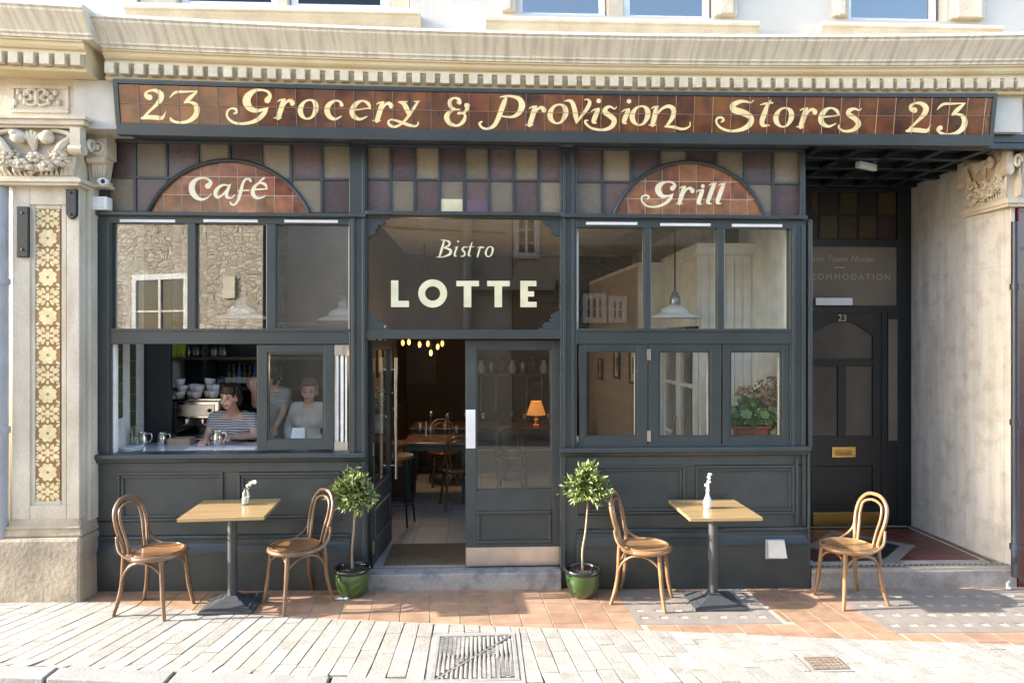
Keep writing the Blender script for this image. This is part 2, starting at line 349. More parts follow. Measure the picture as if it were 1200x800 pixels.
# pavement lights: concrete slabs with rows of little square glasses
CONC = mat("grey_cast_slab", (.255, .215, .18), .75, col2=(.20, .168, .14), scale=6, bump=.4, grain=.2)
for (a, b, c, d), lab in zip(GL, ("grey pavement light slab of small square glasses under the right table", "grey pavement light slab of small square glasses before the porch step")):
    t = thing("pavement_light", lab, "pavement light", ((a + c) / 2, (b + d) / 2, gz((a + c) / 2)), -math.atan(.0115) * 0, "pavement lights")
    hw, hd = (c - a) / 2 - .006, (d - b) / 2 - .006; skx = sl
    mb = MB(); cs = []
    nx = int((2 * hw - .16) / .135); ny = 4
    xs = [-hw + .10 + k * (2 * hw - .2) / (nx - 1) for k in range(nx)]; ys = [-hd + .13 + k * (2 * hd - .3) / (ny - 1) for k in range(ny)]
    mb.slab([(-hw + skx * (-hd), -hd), (hw + skx * (-hd), -hd), (hw + skx * hd, hd), (-hw + skx * hd, hd)], -.05, -.020)
    # ribs leave square pockets
    xe = [-hw] + [v for x in xs for v in (x - .03, x + .03)] + [hw]; ye = [-hd] + [v for y in ys for v in (y - .026, y + .026)] + [hd]
    for i in range(len(xe) - 1):
        for j in range(len(ye) - 1):
            if i % 2 and j % 2: continue
            mb.slab([(xe[i] + skx * ye[j], ye[j]), (xe[i + 1] + skx * ye[j], ye[j]), (xe[i + 1] + skx * ye[j + 1], ye[j + 1]), (xe[i] + skx * ye[j + 1], ye[j + 1])], -.0205, .0)
    o = mb.build("slab", CONC, t); 
    for v in o.data.vertices: v.co.z -= .0115 * v.co.x
    LENS = mat("glass_lens", (.32, .29, .25), .25, col2=(.16, .145, .125), scale=12, rnd=.5)
    gm = mesh_of(MB().box(-.027, .027, -.023, .023, -.0195, -.0105).build("lens", LENS))
    for x in xs:
        for y in ys: inst("glass_lens", gm, t, (x + skx * y, y, -.0115 * x))
# ================================================================== THE STONE BUILDING
bld = thing("stone_building", "cream stone town building with heavy dentilled cornice above the shopfront", "building")
XL, XR = -4.25, 4.98
UY = -.10                                          # plane of the upper wall
wins = []                                          # upper windows: openings (x0,x1) at the wall plane
def wx(p): return X(p, UY)
OPEN = [(wx(160), wx(480), Z(6, UY, 320), 'dark'), (wx(610), wx(838), Z(19, UY, 720), 'sky'), (wx(994), wx(1110), Z(24, UY, 1050), 'sky')]
ZT = 6.6
mb = MB(); xs = [XL] + [v for o_ in OPEN for v in o_[:2]] + [XR + .3]
zb = 4.5
for i in range(0, len(xs) - 1):
    if i % 2 == 0: mb.box(xs[i], xs[i + 1], UY, .4, zb, ZT)
    else:
        s_ = OPEN[i // 2][2]; mb.box(xs[i], xs[i + 1], UY, .4, zb, s_); mb.box(xs[i], xs[i + 1], UY, .4, s_ + 1.55, ZT)
mb.box(XL, XR + .3, UY - .0, .4, 6.6, 9.2)
mb.build("wall", STONEP, bld)
# stained run of the cornice
COR = mat("weathered_cornice_stone", (.71, .65, .53), .9, col2=(.47, .43, .355), scale=7, bump=1.0, bscale=50, grain=.25, stretch=(3.2, 0, .5), lo=.30, hi=.56)
prof = [(.0, 4.71), (-.53, 4.675), (-.56, 4.665), (-.565, 4.64), (-.545, 4.63), (-.545, 4.615), (-.53, 4.60), (-.50, 4.575), (-.47, 4.545), (-.445, 4.52), (-.43, 4.505), (-.43, 4.49), (-.41, 4.485), (-.41, 4.465), (.0, 4.465)]
mb = MB(); mb.sweep(prof, X(119, -.4), XR + .25, 40); o = mb.build("cornice", COR, bld, smooth=True, auto=25)
prof2 = [(.0, 4.463), (-.40, 4.463), (-.40, 4.45), (-.385, 4.445), (-.38, 4.42), (-.365, 4.40), (-.35, 4.392), (-.35, 4.368), (-.335, 4.362), (-.335, 4.265), (-.345, 4.262), (-.345, 4.238), (.0, 4.238)]
mb = MB(); mb.sweep(prof2, X(119, -.4), XR + .25, 40); mb.build("bed_moulding", STONEY, bld, smooth=True, auto=25)
BRK = .11                                          # the entablature breaks forward over the left pilaster
mb = MB(); mb.sweep([(y - (BRK if y < -.05 else 0), z + .012) for y, z in prof], XL, X(119, -.4) + .0, 6); mb.build("cornice", COR, bld, smooth=True, auto=25)
mb = MB(); mb.sweep([(y - (BRK if y < -.05 else 0), z + .012) for y, z in prof2], XL, X(106, -.4), 6); mb.build("bed_moulding", STONEY, bld, smooth=True, auto=25)
dm = mesh_of(MB().box(-.034, .034, -.036, .02, -.042, .042).build("dentil", DENT))
x = X(104, -.38) + .05
while x < XR + .2:
    if x > X(112, -.38): inst("dentil", dm, bld, (x, -.36, 4.314 + sag(x, 4.31)), scale=(random.uniform(.95, 1.05), 1, random.uniform(.97, 1.02)))
    x += .1155
x = XL + .03
while x < X(100, -.47):
    inst("dentil", dm, bld, (x, -.36 - BRK, 4.326 + sag(x, 4.31)), scale=(1.05, 1, 1.05)); x += .118
# sills and upper windows
for x0, x1, zt, zb2, pc in ((147, 492, 8, 27, 320), (569, 889, 21, 43, 720), (962, 1174, 27, 46, 1060)):
    zt_, zb_ = Z(zt, UY - .15, pc), Z(zb2, UY - .1, pc)
    h = zt_ - zb_
    mb = MB(); mb.sweep([(UY + .02, zt_ + .01), (UY - .14, zt_), (UY - .15, zt_ - .02), (UY - .15, zt_ - .3 * h), (UY - .13, zt_ - .36 * h), (UY - .125, zt_ - .5 * h), (UY - .10, zt_ - .7 * h), (UY - .09, zt_ - .85 * h), (UY - .07, zb_), (UY + .02, zb_)], X(x0, UY - .12), X(x1, UY - .12), 1, warp=False)
    mb.build("window_sill", STONE, bld, smooth=True, auto=25)
BLUEG = glass("upper_window_glass", .22, (.10, .11, .12)); DARKG = glass("open_window_glass", .035, (.08, .08, .09))
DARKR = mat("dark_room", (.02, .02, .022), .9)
def upper_window(x0, x1, zs, fr=.06, gl=None):
    mb = MB(); Y0 = UY + .10
    for a in ((x0, x0 + fr, zs, zs + 1.5), (x1 - fr, x1, zs, zs + 1.5), (x0 + fr, x1 - fr, zs, zs + fr * .9), (x0 + fr, x1 - fr, zs + 1.5 - fr, zs + 1.5), (x0 + fr, x1 - fr, zs + .72, zs + .77)): mb.box(a[0], a[1], Y0, Y0 + .06, a[2], a[3])
    wdw = mb.build("window", WHITE, bld, bevel=.006)
    for za, zb_ in ((zs + fr * .9, zs + .72), (zs + .77, zs + 1.5 - fr)): MB().box(x0 + fr, x1 - fr, Y0 + .02, Y0 + .026, za, zb_).build("pane", gl or BLUEG, wdw)
    return wdw
zs = OPEN[1][2]
for a, b, zz in ((617 - 12, 706 + 6, OPEN[1][2]), (739 - 6, 826 + 10, OPEN[1][2] - .005), (1003 - 6, 1098 + 8, OPEN[2][2]), (206, 322, OPEN[0][2] + .005), (337, 452, OPEN[0][2])):
    upper_window(wx(a), wx(b), zz + .012, gl=DARKG if a < 500 else None)
mb = MB()                                          # stone mullions and architraves of the upper windows
for a, b, zz, pj in ((713, 732, OPEN[1][2], .0), (161, 205, OPEN[0][2], .0), (323, 336, OPEN[0][2], .0), (453, 479, OPEN[0][2], 0), (612, 604, 0, 0)):
    if b > a: MB().box(wx(a), wx(b), UY + .03 + pj, .3, zz + .002, zz + 1.55).build("window_mullion", STONE, bld, bevel=.01)
for a, b, zz in ((588, 604, OPEN[1][2]), (837, 862, OPEN[1][2]), (975, 992, OPEN[2][2]), (1112, 1150, OPEN[2][2])):
    mb = MB(); mb.box(wx(a), wx(b), UY - .045, UY + .01, zz + .01, zz + 1.6)
    mb.box(wx(a) + .03, wx(b) - .04, UY - .07, UY - .04, zz + .01, zz + 1.6)
    mb.build("window_architrave", STONE, bld, bevel=.008)
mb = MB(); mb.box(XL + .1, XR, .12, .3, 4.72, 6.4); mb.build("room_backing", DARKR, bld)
# fascia zone behind the sign
LIME = mat("white_limewash", (0.504, 0.482, 0.432), .85, bump=.3, bscale=30, grain=.08)
MB().box(X(88, -.28), X(139, -.30), -.285, 0, 3.86, 4.25).build("fascia_pier", LIME, bld); MB().box(X(1158, -.30), X(1196, -.28), -.30, .3, 3.93, 4.24).build("fascia_pier", LIME, bld)
# ---- pilaster
pil = pivot("pilaster", bld)
PY = -.24
def px_(p, Y=PY): return X(p, Y)
def pz(y, Y=PY): return Z(y, Y, 55)
mb = MB(); mb.box(XL, px_(91), PY - .02, 0, pz(143), 4.30); o = mb.build("pilaster_block", STONE, pil, bevel=.008)
mb = MB()
for a in ((12, 80, 100, 104), (12, 80, 128, 132), (12, 16, 104, 128), (76, 80, 104, 128)): rect(mb, *a[:1], a[2], a[1], a[3], PY - .032, PY - .015)
cx0 = (px_(16) + px_(76)) / 2; cz0 = (pz(104) + pz(128)) / 2; sx = (px_(76) - px_(16)) / 2
for s_ in (-1, 1):                                 # scrolling acanthus
    for d_ in (-1, 1):
        pts = [(cx0 + s_ * sx * (.08 + .40 * (1 - k / 14) * math.cos(k * .5) + .42 * (k / 14)), PY - .03, cz0 + d_ * (.012 + .06 * math.sin(k * .5) * (1 - k / 22))) for k in range(15)]
        mb.tube(pts, [.013 - .0005 * k for k in range(15)], 6)
    for k in range(6): mb.ball((cx0 + s_ * sx * (.2 + .13 * k), PY - .03, cz0 + .045 * math.sin(k * 2.1)), (.02, .014, .026), 8, 5)
mb.ball((cx0, PY - .03, cz0), (.025, .02, .06), 8, 6); mb.build("carved_panel", STONE, pil, smooth=True, auto=40)
def capital_mesh():
    mb = MB()                                      # local: width 1 along x (-.5...5), front at y=0, height 0..1, deeper towards +y
    H = 1.0
    mb.hexa([(-.40, .0, 0.12), (.40, .0, .12), (.40, .45, .12), (-.40, .45, .12), (-.44, -.04, .84), (.44, -.04, .84), (.44, .45, .84), (-.44, .45, .84)])
    for z0, z1, e in ((0, .045, .47), (.045, .095, .50), (.095, .13, .46), (.84, .88, .53), (.88, .955, .57), (.955, 1.0, .60)): mb.box(-e, e, .40 - e * .98, .45, z0, z1)
    for s_ in (-1, 1):                             # corner volutes
        mb.tube(cr([(s_ * .05, -.03, .62), (s_ * .16, -.05, .80), (s_ * .34, -.08, .78), (s_ * .47, -.12, .66)], 5), [.035] * 16, 7)
        mb.box(s_ * .47 - .055, s_ * .47 + .055, -.15, -.02, .46, .84)
        mb.tube([(s_ * .47 - .07, -.09, .52), (s_ * .47 + .07, -.09, .52)], .085, 12); mb.tube([(s_ * .47 - .075, -.09, .52), (s_ * .47 + .075, -.09, .52)], .04, 10)
        for k in range(14):                        # volute spiral on the flank
            pass
        mb.tube([(s_ * .54, .06 + .09 * math.cos(a * .6) * (1 - a / 16), .62 + .11 * math.sin(a * .6) * (1 - a / 16)) for a in range(14)], .028, 6)
        mb.ball((s_ * .15, -.10, .70), (.085, .08, .10), 10, 7); mb.ball((s_ * .18, -.14, .75), (.05, .05, .05), 8, 5)
        mb.tube(cr([(s_ * .40, -.07, .70), (s_ * .32, -.11, .58), (s_ * .26, -.10, .46)], 5), [.05, .05, .052, .054, .056, .058, .056, .054, .05, .045, .04], 7)
    for k in range(7):                             # anthemion in the middle
        a = (k - 3) * .26; mb.tube([(0, -.06, .50), (.10 * math.sin(a) * .6, -.10, .68), (.20 * math.sin(a), -.13, .80 - .05 * abs(k - 3) * .5)], [.022, .03, .018], 6)
    rnd = random.Random(3)
    for i in range(88):                            # swag of fruit and flowers
        u = rnd.uniform(-1, 1); z = .28 + .17 * u * u + rnd.gauss(0, .05); x = u * .37; r = rnd.uniform(.022, .05)
        mb.ball((x, -.05 - rnd.uniform(0, .07) * (1 - abs(u) * .4), z), (r, r, r * rnd.uniform(.8, 1.2)), 8, 5)
    for fx_, fz_ in ((-.27, .44), (.02, .40), (.27, .43), (-.12, .30), (.15, .27)):
        for k in range(6):
            a = k * R(60); mb.ball((fx_ + .05 * math.cos(a), -.12, fz_ + .05 * math.sin(a)), (.036, .025, .036), 7, 5)
        mb.ball((fx_, -.15, fz_), .026, 7, 5)
    for s_ in (-1, 1):
        for k in range(5): mb.tube([(s_ * (.30 + .02 * k), -.02, .16), (s_ * (.33 + .022 * k), -.05, .30 + .03 * k), (s_ * (.37 + .02 * k), -.06, .36 + .03 * k)], [.02, .026, .012], 6)
    for i in range(54):                            # crisp acanthus blades between the fruit
        u = rnd.uniform(-1, 1); x = u * .40; z = .30 + .17 * u * u + rnd.gauss(0, .06); a = rnd.uniform(0, 6.28); l = rnd.uniform(.07, .13); dx, dz = math.cos(a) * l, math.sin(a) * l; nx_, nz_ = -math.sin(a) * l * .28, math.cos(a) * l * .28; y = -.07 - rnd.uniform(0, .05)
        mb.add([(x, y, z), (x + dx * .5 + nx_, y + .005, z + dz * .5 + nz_), (x + dx, y - .035, z + dz), (x + dx * .5 - nx_, y + .005, z + dz * .5 - nz_), (x + dx * .5, y - .045, z + dz * .5), (x + dx * .5, y + .06, z + dz * .5)], [(0, 4, 1), (1, 4, 2), (2, 4, 3), (3, 4, 0), (0, 1, 5), (1, 2, 5), (2, 3, 5), (3, 0, 5)])
    for s_ in (-1, 1):
        for i in range(7):
            x0_ = s_ * (.05 + .055 * i); mb.add([(x0_ - .03, -.02, .13), (x0_ + .03, -.02, .13), (x0_ + s_ * .02, -.075, .25 + .01 * (i % 2)), (x0_, -.055, .17), (x0_, .02, .2)], [(0, 3, 2), (3, 1, 2), (0, 1, 3), (0, 2, 4), (2, 1, 4)])
    return mesh_of(mb.build("capital", STONE, smooth=True, auto=45))
CAPM = capital_mesh()
cw = px_(107) - px_(-4); inst("capital", CAPM, pil, ((px_(107) + px_(-4)) / 2 - .03, PY - .03, pz(219)), scale=(cw * .98, .62, pz(142) - pz(219)))
fxl, fxr = X(105, -.16), X(127, -.16); fz0, fz1 = Z(218, -.16, 116), Z(148, -.16, 116); fh = fz1 - fz0; mb = MB()
mb.box(fxl - .04, fxr, -.17, 0, fz1 - .13 * fh, fz1); mb.box(fxl - .04, fxr - .02, -.15, 0, fz1 - .2 * fh, fz1 - .13 * fh)
mb.hexa([(fxl - .04, -.10, fz0 + .1 * fh), (fxr - .07, -.10, fz0 + .1 * fh), (fxr - .07, 0, fz0 + .1 * fh), (fxl - .04, 0, fz0 + .1 * fh), (fxl - .04, -.14, fz1 - .3 * fh), (fxr - .02, -.14, fz1 - .3 * fh), (fxr - .02, 0, fz1 - .3 * fh), (fxl - .04, 0, fz1 - .3 * fh)])
mb.box(fxl - .02, fxr - .015, -.165, 0, fz1 - .52 * fh, fz1 - .2 * fh); cxr = (fxl + fxr) / 2 - .01
mb.tube([(cxr + .05 * math.cos(a * math.pi / 8), -.17, fz1 - .36 * fh + .05 * math.sin(a * math.pi / 8)) for a in range(16)], .016, 6, True); mb.ball((cxr, -.17, fz1 - .36 * fh), (.03, .025, .03), 10, 6)
mb.tube([(fxl - .02, -.15, fz1 - .56 * fh), (fxr - .02, -.15, fz1 - .56 * fh)], .03, 10)
for k in range(5): mb.tube([(fxl + .02 * k, -.10, fz0 + .16 * fh), (fxl + .012 + .022 * k, -.125, fz0 + .34 * fh), (fxl + .02 + .024 * k, -.14, fz0 + .42 * fh)], [.012, .016, .008], 6)
mb.box(fxl - .04, fxr - .03, -.135, 0, fz0, fz0 + .05 * fh); mb.box(fxl - .04, fxr - .045, -.12, 0, fz0 + .05 * fh, fz0 + .11 * fh)
mb.build("flank_capital", STONE, pil, smooth=True, auto=40, bevel=.004)
SH = mat("pilaster_stone", (.57, .515, .425), .85, col2=(.44, .39, .31), scale=4, bump=.6, bscale=40, grain=.22, stretch=(1.6, 1, .6))
zb_, zt_ = pz(614), pz(216)
mb = MB(); mb.box(px_(14), px_(35), PY, 0, zb_, zt_); mb.box(px_(78), px_(93), PY, 0, zb_, zt_); mb.box(px_(35), px_(78), PY, 0, pz(240), zt_); mb.box(px_(35), px_(78), PY, 0, zb_, pz(592))
mb.box(px_(35), px_(78), PY + .035, 0, pz(592), pz(240)); o = mb.build("shaft", SH, pil, bevel=.006)
mb = MB()
for a in ((35, 240, 41, 592), (72, 240, 78, 592), (41, 240, 72, 245), (41, 587, 72, 592)): rect(mb, *a, PY + .012, PY + .04)
mb.build("panel_bead", SH, pil, bevel=.006)
mb = MB(); mb.box(px_(93) - .0, px_(93) + .035, PY + .09, 0, zb_, zt_ + .0); mb.build("flank_pier", SH, pil, bevel=.006)
zp = pz(628)
mb = MB(); y_ = PY
mb.hexa([(px_(5), y_ - .035, zp), (px_(99), y_ - .035, zp), (px_(99), 0, zp), (px_(5), 0, zp), (px_(13), y_ - .005, pz(607)), (px_(94), y_ - .005, pz(607)), (px_(94), 0, pz(607)), (px_(13), 0, pz(607))])
mb.box(px_(8), px_(97), y_ - .03, 0, pz(618) - .012, pz(618) + .02)
mb.build("plinth_moulding", STONEW, pil, bevel=.015)
mb = MB(); mb.hexa([(XL, y_ - .085, -.05), (px_(101), y_ - .085, -.05), (px_(101), 0, -.05), (XL, 0, -.05), (XL, y_ - .05, zp), (px_(99), y_ - .05, zp), (px_(99), 0, zp), (XL, 0, zp)])
o = mb.build("plinth", STONEW, pil, bevel=.03)
# floral tiles up the shaft
CREAM = mat("cream_glaze", (.66, .57, .33), .25, col2=(.54, .44, .22), scale=20, coat=.5, rnd=.12, hue=.008)
TBROWN = mat("brown_glaze", (.26, .125, .055), .25, coat=.4, rnd=.25, hue=.01)
x0, x1 = px_(42, PY + .03), px_(71.5, PY + .03); zt_, zb_ = pz(245, PY + .03), pz(587, PY + .03); NT = 15; th = (zt_ - zb_) / NT; twd = x1 - x0
def flower(kind):
    mb = MB(); mb.box(-twd / 2 + .001, twd / 2 - .001, 0, .012, -th / 2 + .0015, th / 2 - .0015); mb.cur = 1
    def disc(cx, cz, r, n=14, wob=0, k=8, sx=1, sz=1, rot=0):
        c_, s_ = math.cos(rot), math.sin(rot); P_ = []
        for i in range(n):
            a = 2 * math.pi * i / n; q_ = r * (1 + wob * math.cos(k * a)); x, z = sx * q_ * math.cos(a), sz * q_ * math.sin(a); P_.append((cx + x * c_ - z * s_, cz + x * s_ + z * c_))
        mb.prism(P_, -.002, .001)
    if kind == 0:
        for k in range(8): a = k * math.pi / 4 + .39; disc(th * .30 * math.cos(a), th * .30 * math.sin(a), th * .165, 10, 0, 1, 1.1, .93, a)
        disc(0, 0, th * .175, 14)
        for sx in (-1, 1):
            for sz in (-1, 1): disc(sx * twd * .41, sz * th * .40, th * .085, 8, 0, 1, 1.5, .8, sx * sz * .7)
        mb.cur = 0; disc(0, 0, th * .07, 10); mb.v[-20:] = [(x, y - .001, z) for x, y, z in mb.v[-20:]]
    else:
        disc(0, 0, th * .15, 12, .08, 5, .8, 1.4)
        for s_ in (-1, 1):
            for t_ in (-1, 1):
                disc(s_ * twd * .33, t_ * th * .20, th * .15, 10, 0, 1, 1.15, .9, s_ * t_ * .5); disc(s_ * twd * .17, t_ * th * .30, th * .11, 10, 0, 1, 1.5, .75, s_ * t_ * 1.0); disc(s_ * twd * .41, t_ * th * .42, th * .07, 8, 0, 1, 1.4, .8)
            disc(s_ * twd * .17, 0, th * .10, 10, 0, 1, 1.3, .8); disc(s_ * twd * .42, 0, th * .06, 8); disc(0, s_ * th * .40, th * .10, 10, 0, 1, .8, 1.1)
    return mesh_of(mb.build("floral_tile", [TBROWN, CREAM]))
FT = [flower(0), flower(1)]
for i in range(NT): inst("floral_tile", FT[(i + 1) % 2], pil, ((x0 + x1) / 2, PY + .022, zt_ - th * (i + .5)))
# iron brackets left on the pilaster
for a, lab, pt in (((22, 243, 36, 302), "long black iron bracket bolted to the outer edge of the stone pilaster", 0), ((79, 222, 92, 257), "short pointed black iron bracket high on the stone pilaster", 1)):
    t = thing("iron_bracket", lab, "bracket", (px_((a[0] + a[2]) / 2), PY - .001, pz((a[1] + a[3]) / 2)), 0, "iron brackets on the pilaster")
    hw, hh = (px_(a[2]) - px_(a[0])) / 2, (pz(a[1]) - pz(a[3])) / 2
    mb = MB(); mb.prism([(-hw, -hh + (.04 if pt else 0)), (-hw * .3, -hh), (hw * .3, -hh), (hw, -hh + (.03 if pt else 0)), (hw, hh), (-hw, hh)], -.03, 0); mb.build("plate", BLACKM, t, bevel=.006)
    mb = MB()
    for k in (-.7, .1, .75): mb.lathe([(.012, 0), (.012, .01), (.006, .014)], (0, 0, 0), 8)
    o = mb.build("bolt", BLACKM, t); bpy.data.objects.remove(o)
    for k in (-.7, .75): o = MB().ball((0, -.03, k * hh), (.012, .01, .012), 8, 5).build("bolt", BLACKM, t)
# right-hand pier of the porch with its capital
PW = mat("patchy_porch_plaster", (.60, .57, .525), .9, col2=(.50, .465, .415), scale=6, bump=1, bscale=9, grain=.22, lo=.36, hi=.5, detail=12)
def add_blocks(m):                                # faint block joints and damp runs in the old plaster
    t_ = m.node_tree; N, L = t_.nodes, t_.links; b = N["Principled BSDF"]; src = b.inputs["Base Color"].links[0].from_socket
    tc = N.new("ShaderNodeTexCoord"); sx = N.new("ShaderNodeSeparateXYZ"); L.new(tc.outputs["Object"], sx.inputs[0]); cb = N.new("ShaderNodeCombineXYZ"); ad = N.new("ShaderNodeMath"); ad.operation = 'ADD'; L.new(sx.outputs[0], ad.inputs[0]); L.new(sx.outputs[1], ad.inputs[1]); L.new(ad.outputs[0], cb.inputs[0]); L.new(sx.outputs[2], cb.inputs[1])
    br = N.new("ShaderNodeTexBrick"); br.inputs["Scale"].default_value = 1; br.inputs["Brick Width"].default_value = .78; br.inputs["Row Height"].default_value = .47; br.inputs["Mortar Size"].default_value = .005; br.inputs["Mortar Smooth"].default_value = .6
    br.inputs["Color1"].default_value = (1, 1, 1, 1); br.inputs["Color2"].default_value = (.95, .94, .925, 1); br.inputs["Mortar"].default_value = (.90, .885, .86, 1); L.new(cb.outputs[0], br.inputs[0])
    mp = N.new("ShaderNodeMapping"); mp.inputs["Scale"].default_value = (5, 5, .5); L.new(tc.outputs["Object"], mp.inputs[0]); nz = N.new("ShaderNodeTexNoise"); nz.inputs["Scale"].default_value = 2.2; nz.inputs["Detail"].default_value = 8; L.new(mp.outputs[0], nz.inputs[0])
    mr = N.new("ShaderNodeMapRange"); mr.inputs[1].default_value = .38; mr.inputs[2].default_value = .6; mr.inputs[3].default_value = .86; mr.inputs[4].default_value = 1.04; L.new(nz.outputs[0], mr.inputs[0])
    m1 = N.new("ShaderNodeMix"); m1.data_type = 'RGBA'; m1.blend_type = 'MULTIPLY'; m1.inputs[0].default_value = 1; L.new(src, m1.inputs[6]); L.new(br.outputs["Color"], m1.inputs[7])
    m2 = N.new("ShaderNodeVectorMath"); m2.operation = 'SCALE'; L.new(m1.outputs[2], m2.inputs[0]); L.new(mr.outputs[0], m2.inputs["Scale"]); L.new(m2.outputs[0], b.inputs["Base Color"])
add_blocks(PW)
xr = X(1181, 0) ; PD = 1.28
porch_pier = pivot("porch_wall", bld)
mb = MB(); xb = X(1069, PD); mb.slab([(xr - .02, .02), (xr + .35, .02), (xr + .35, PD + .1), (xb, PD + .1), (xb, PD), (xr - .05, .45), (xr - .065, .44)], -.08, 3.84); mb.build("side_wall", PW, porch_pier)
mb = MB(); mb.box(xr - .015, X(1190, -.05), -.05, .34, -.08, 3.40); mb.build("front_pier", PW, porch_pier, bevel=.008)
inst("capital", CAPM, porch_pier, (xr - .06, .17, 3.335), rot=(0, 0, R(-90)), scale=(.60, .42, .62))
MB().box(xr - .0, X(1194, -.1), -.10, .40, 3.335, 3.94).build("capital_core", STONE, porch_pier, bevel=.01)
inst("capital", CAPM, porch_pier, ((xr + X(1194, -.1)) / 2 + .0, -.10, 3.335), scale=((X(1194, -.1) - xr) * 1.25, .30, .60))
# ================================================================== NEIGHBOURS
MAROON = mat("maroon_glazed_brick", (.10, .018, .02), .25, col2=(.07, .012, .015), scale=5, coat=.4)
t = thing("neighbouring_shop", "maroon tiled shopfront edge at the far right of the street", "building")
mb = MB(); mb.box(X(1193, -.06), X(1193, -.06) + 4, -.06, .5, -.1, 3.9); mb.build("wall", MAROON, t)
mb = MB()
for k in range(12): MB().box(X(1193, -.06) - .001, X(1193, -.06) + 4, -.066, -.055, k * .33, k * .33 + .318).build("glazed_course", MAROON, t, bevel=.004)
mb = MB(); mb.box(X(1197, -.1), XR + 5, -.09, .4, 3.86, 4.3); mb.box(XR + .26, XR + 5, -.088, .4, 4.3, 8.5); mb.build("upper_wall", STONEP, t)
t = thing("neighbouring_house", "pale rendered house wall beyond the downpipe at the far left", "building")
MB().box(-12, XL - .01, -.02, .4, -.1, 8.2).build("wall", STONEP, t)
for lab, px0, r_, m_, z1, yy in (("grey cast iron downpipe beside the stone pilaster", 3, .045, mat("grey_pipe", (.30, .31, .33), .5), 3.4, -.24), ("dark blue downpipe between the porch pier and the maroon shop", 1189.5, .03, mat("dark_pipe", (.03, .035, .05), .4), 3.2, -.10)):
    t = thing("downpipe", lab, "downpipe", (X(px0, yy), yy, 0), 0, "downpipes on the street front")
    MB().tube([(0, 0, gz(0) + .05), (0, 0, z1)], r_, 12).build("pipe", m_, t, smooth=True, auto=40)
    for z in (.3, 1.4, 2.6): MB().lathe([(r_ + .012, 0), (r_ + .012, .05)], (0, 0, z), 12).build("collar", m_, t, smooth=True, auto=40)
t = tag(MB().ball((0, 0, 0), (.02, .02, .014)).tube([(0, 0, .0), (.0, .02, .03), (.03, .03, .05)], .010).build("pipe_shoe", WHITE, loc=(X(1181, -.12), -.13, -.03), smooth=True), "small white plastic pipe end at the foot of the porch pier", "pipe end")
# ================================================================== THE TILED FASCIA SIGN
sgn = thing("fascia_sign", "long brown glazed tile sign lettered in cream above the shopfront", "sign")
SZ0, SZ1, SY0, SY1 = 3.81, 4.226, -.31, -.37        # bottom/top heights and planes: the board leans out
def sY(z): return SY0 + (SY1 - SY0) * (z - SZ0) / (SZ1 - SZ0)
sxl, sxr = X(133, -.36), X(1168, -.36)
mb = MB()
mb.sweep([(0.0, 3.86), (-.25, 3.86), (-.25, SZ0), (SY0, SZ0), (sY(3.9), 3.9), (sY(3.9) + .02, 3.9), (sY(4.203) + .02, 4.203), (sY(4.203), 4.203), (SY1, SZ1), (SY1, SZ1 + .012), (0, SZ1 + .012)], sxl, sxr, 40)
mb.build("board", PAINT, sgn)
tx0, tx1 = X(138.5, -.355), X(1163, -.355); tz0, tz1 = 3.902, 4.20
mb = MB()
for a, b in ((sxl - .002, tx0), (tx1, sxr + .002)):
    mb = MB(); mb.sweep([(sY(3.88) - .002, 3.88), (sY(4.22) - .002, 4.22), (sY(4.22) + .03, 4.22), (sY(3.88) + .03, 3.88)], a, b, 2); mb.build("end_board", PAINT, sgn)
GLAZE = mat("treacle_glaze", (.165, .052, .014), .10, col2=(.05, .018, .012), scale=7, coat=1.0, rnd=.35, hue=.008, lo=.32, hi=.68, bump=.5, bscale=11)
NC = 47; cwid = (X(1155, -.355) - tx0) / (NC - 1); rh = (tz1 - tz0) / 2; tilt = math.atan2(SY1 - SY0, SZ1 - SZ0)
tm = mesh_of(MB().box(-cwid / 2 + .002, cwid / 2 - .002, -.004, .006, -rh / 2 + .002, rh / 2 - .002).build("t", GLAZE))
for v in tm.vertices: pass
for r_ in range(2):
    for c in range(NC + 1):
        xc = tx0 + cwid * (c + .5); sc_ = None
        if c == NC - 1:
            a = tx0 + cwid * c; xc = (a + tx1) / 2; sc_ = ((tx1 - a) / cwid, 1, 1)
        if c == NC: continue
        zc = tz0 + rh * (r_ + .5)
        inst("tile", tm, sgn, (xc, sY(zc) + .012, zc + sag(xc, zc)), rot=(-tilt * 1.0 + random.uniform(-.006, .006), random.uniform(-.004, .004), random.uniform(-.008, .008)), scale=sc_)
mb = MB(); mb.sweep([(sY(tz0) + .014, tz0), (sY(tz0) + .03, tz0), (sY(tz1) + .03, tz1), (sY(tz1) + .014, tz1)], tx0, tx1, 40); mb.build("grout", mat("rust_grout", (0.364, 0.238, 0.154), .9), sgn)
mb = MB(); e_ = .0011
for c in range(1, NC):
    x = tx0 + cwid * c; zA, zB = tz0 + sag(x, tz0), tz1 + sag(x, tz1); ya, yb = sY(tz0) + .0012, sY(tz1) + .0012
    mb.hexa([(x - e_, ya, zA), (x + e_, ya, zA), (x + e_, ya + .012, zA), (x - e_, ya + .012, zA), (x - e_, yb, zB), (x + e_, yb, zB), (x + e_, yb + .012, zB), (x - e_, yb + .012, zB)])
zm_ = tz0 + rh; mb.sweep([(sY(zm_) + .0014, zm_ - e_), (sY(zm_) + .0014, zm_ + e_), (sY(zm_) + .012, zm_ + e_), (sY(zm_) + .012, zm_ - e_)], tx0, tx1, 40)
o = mb.build("tile_joints", MATS["rust_grout"], sgn); o["kind"] = "stuff"
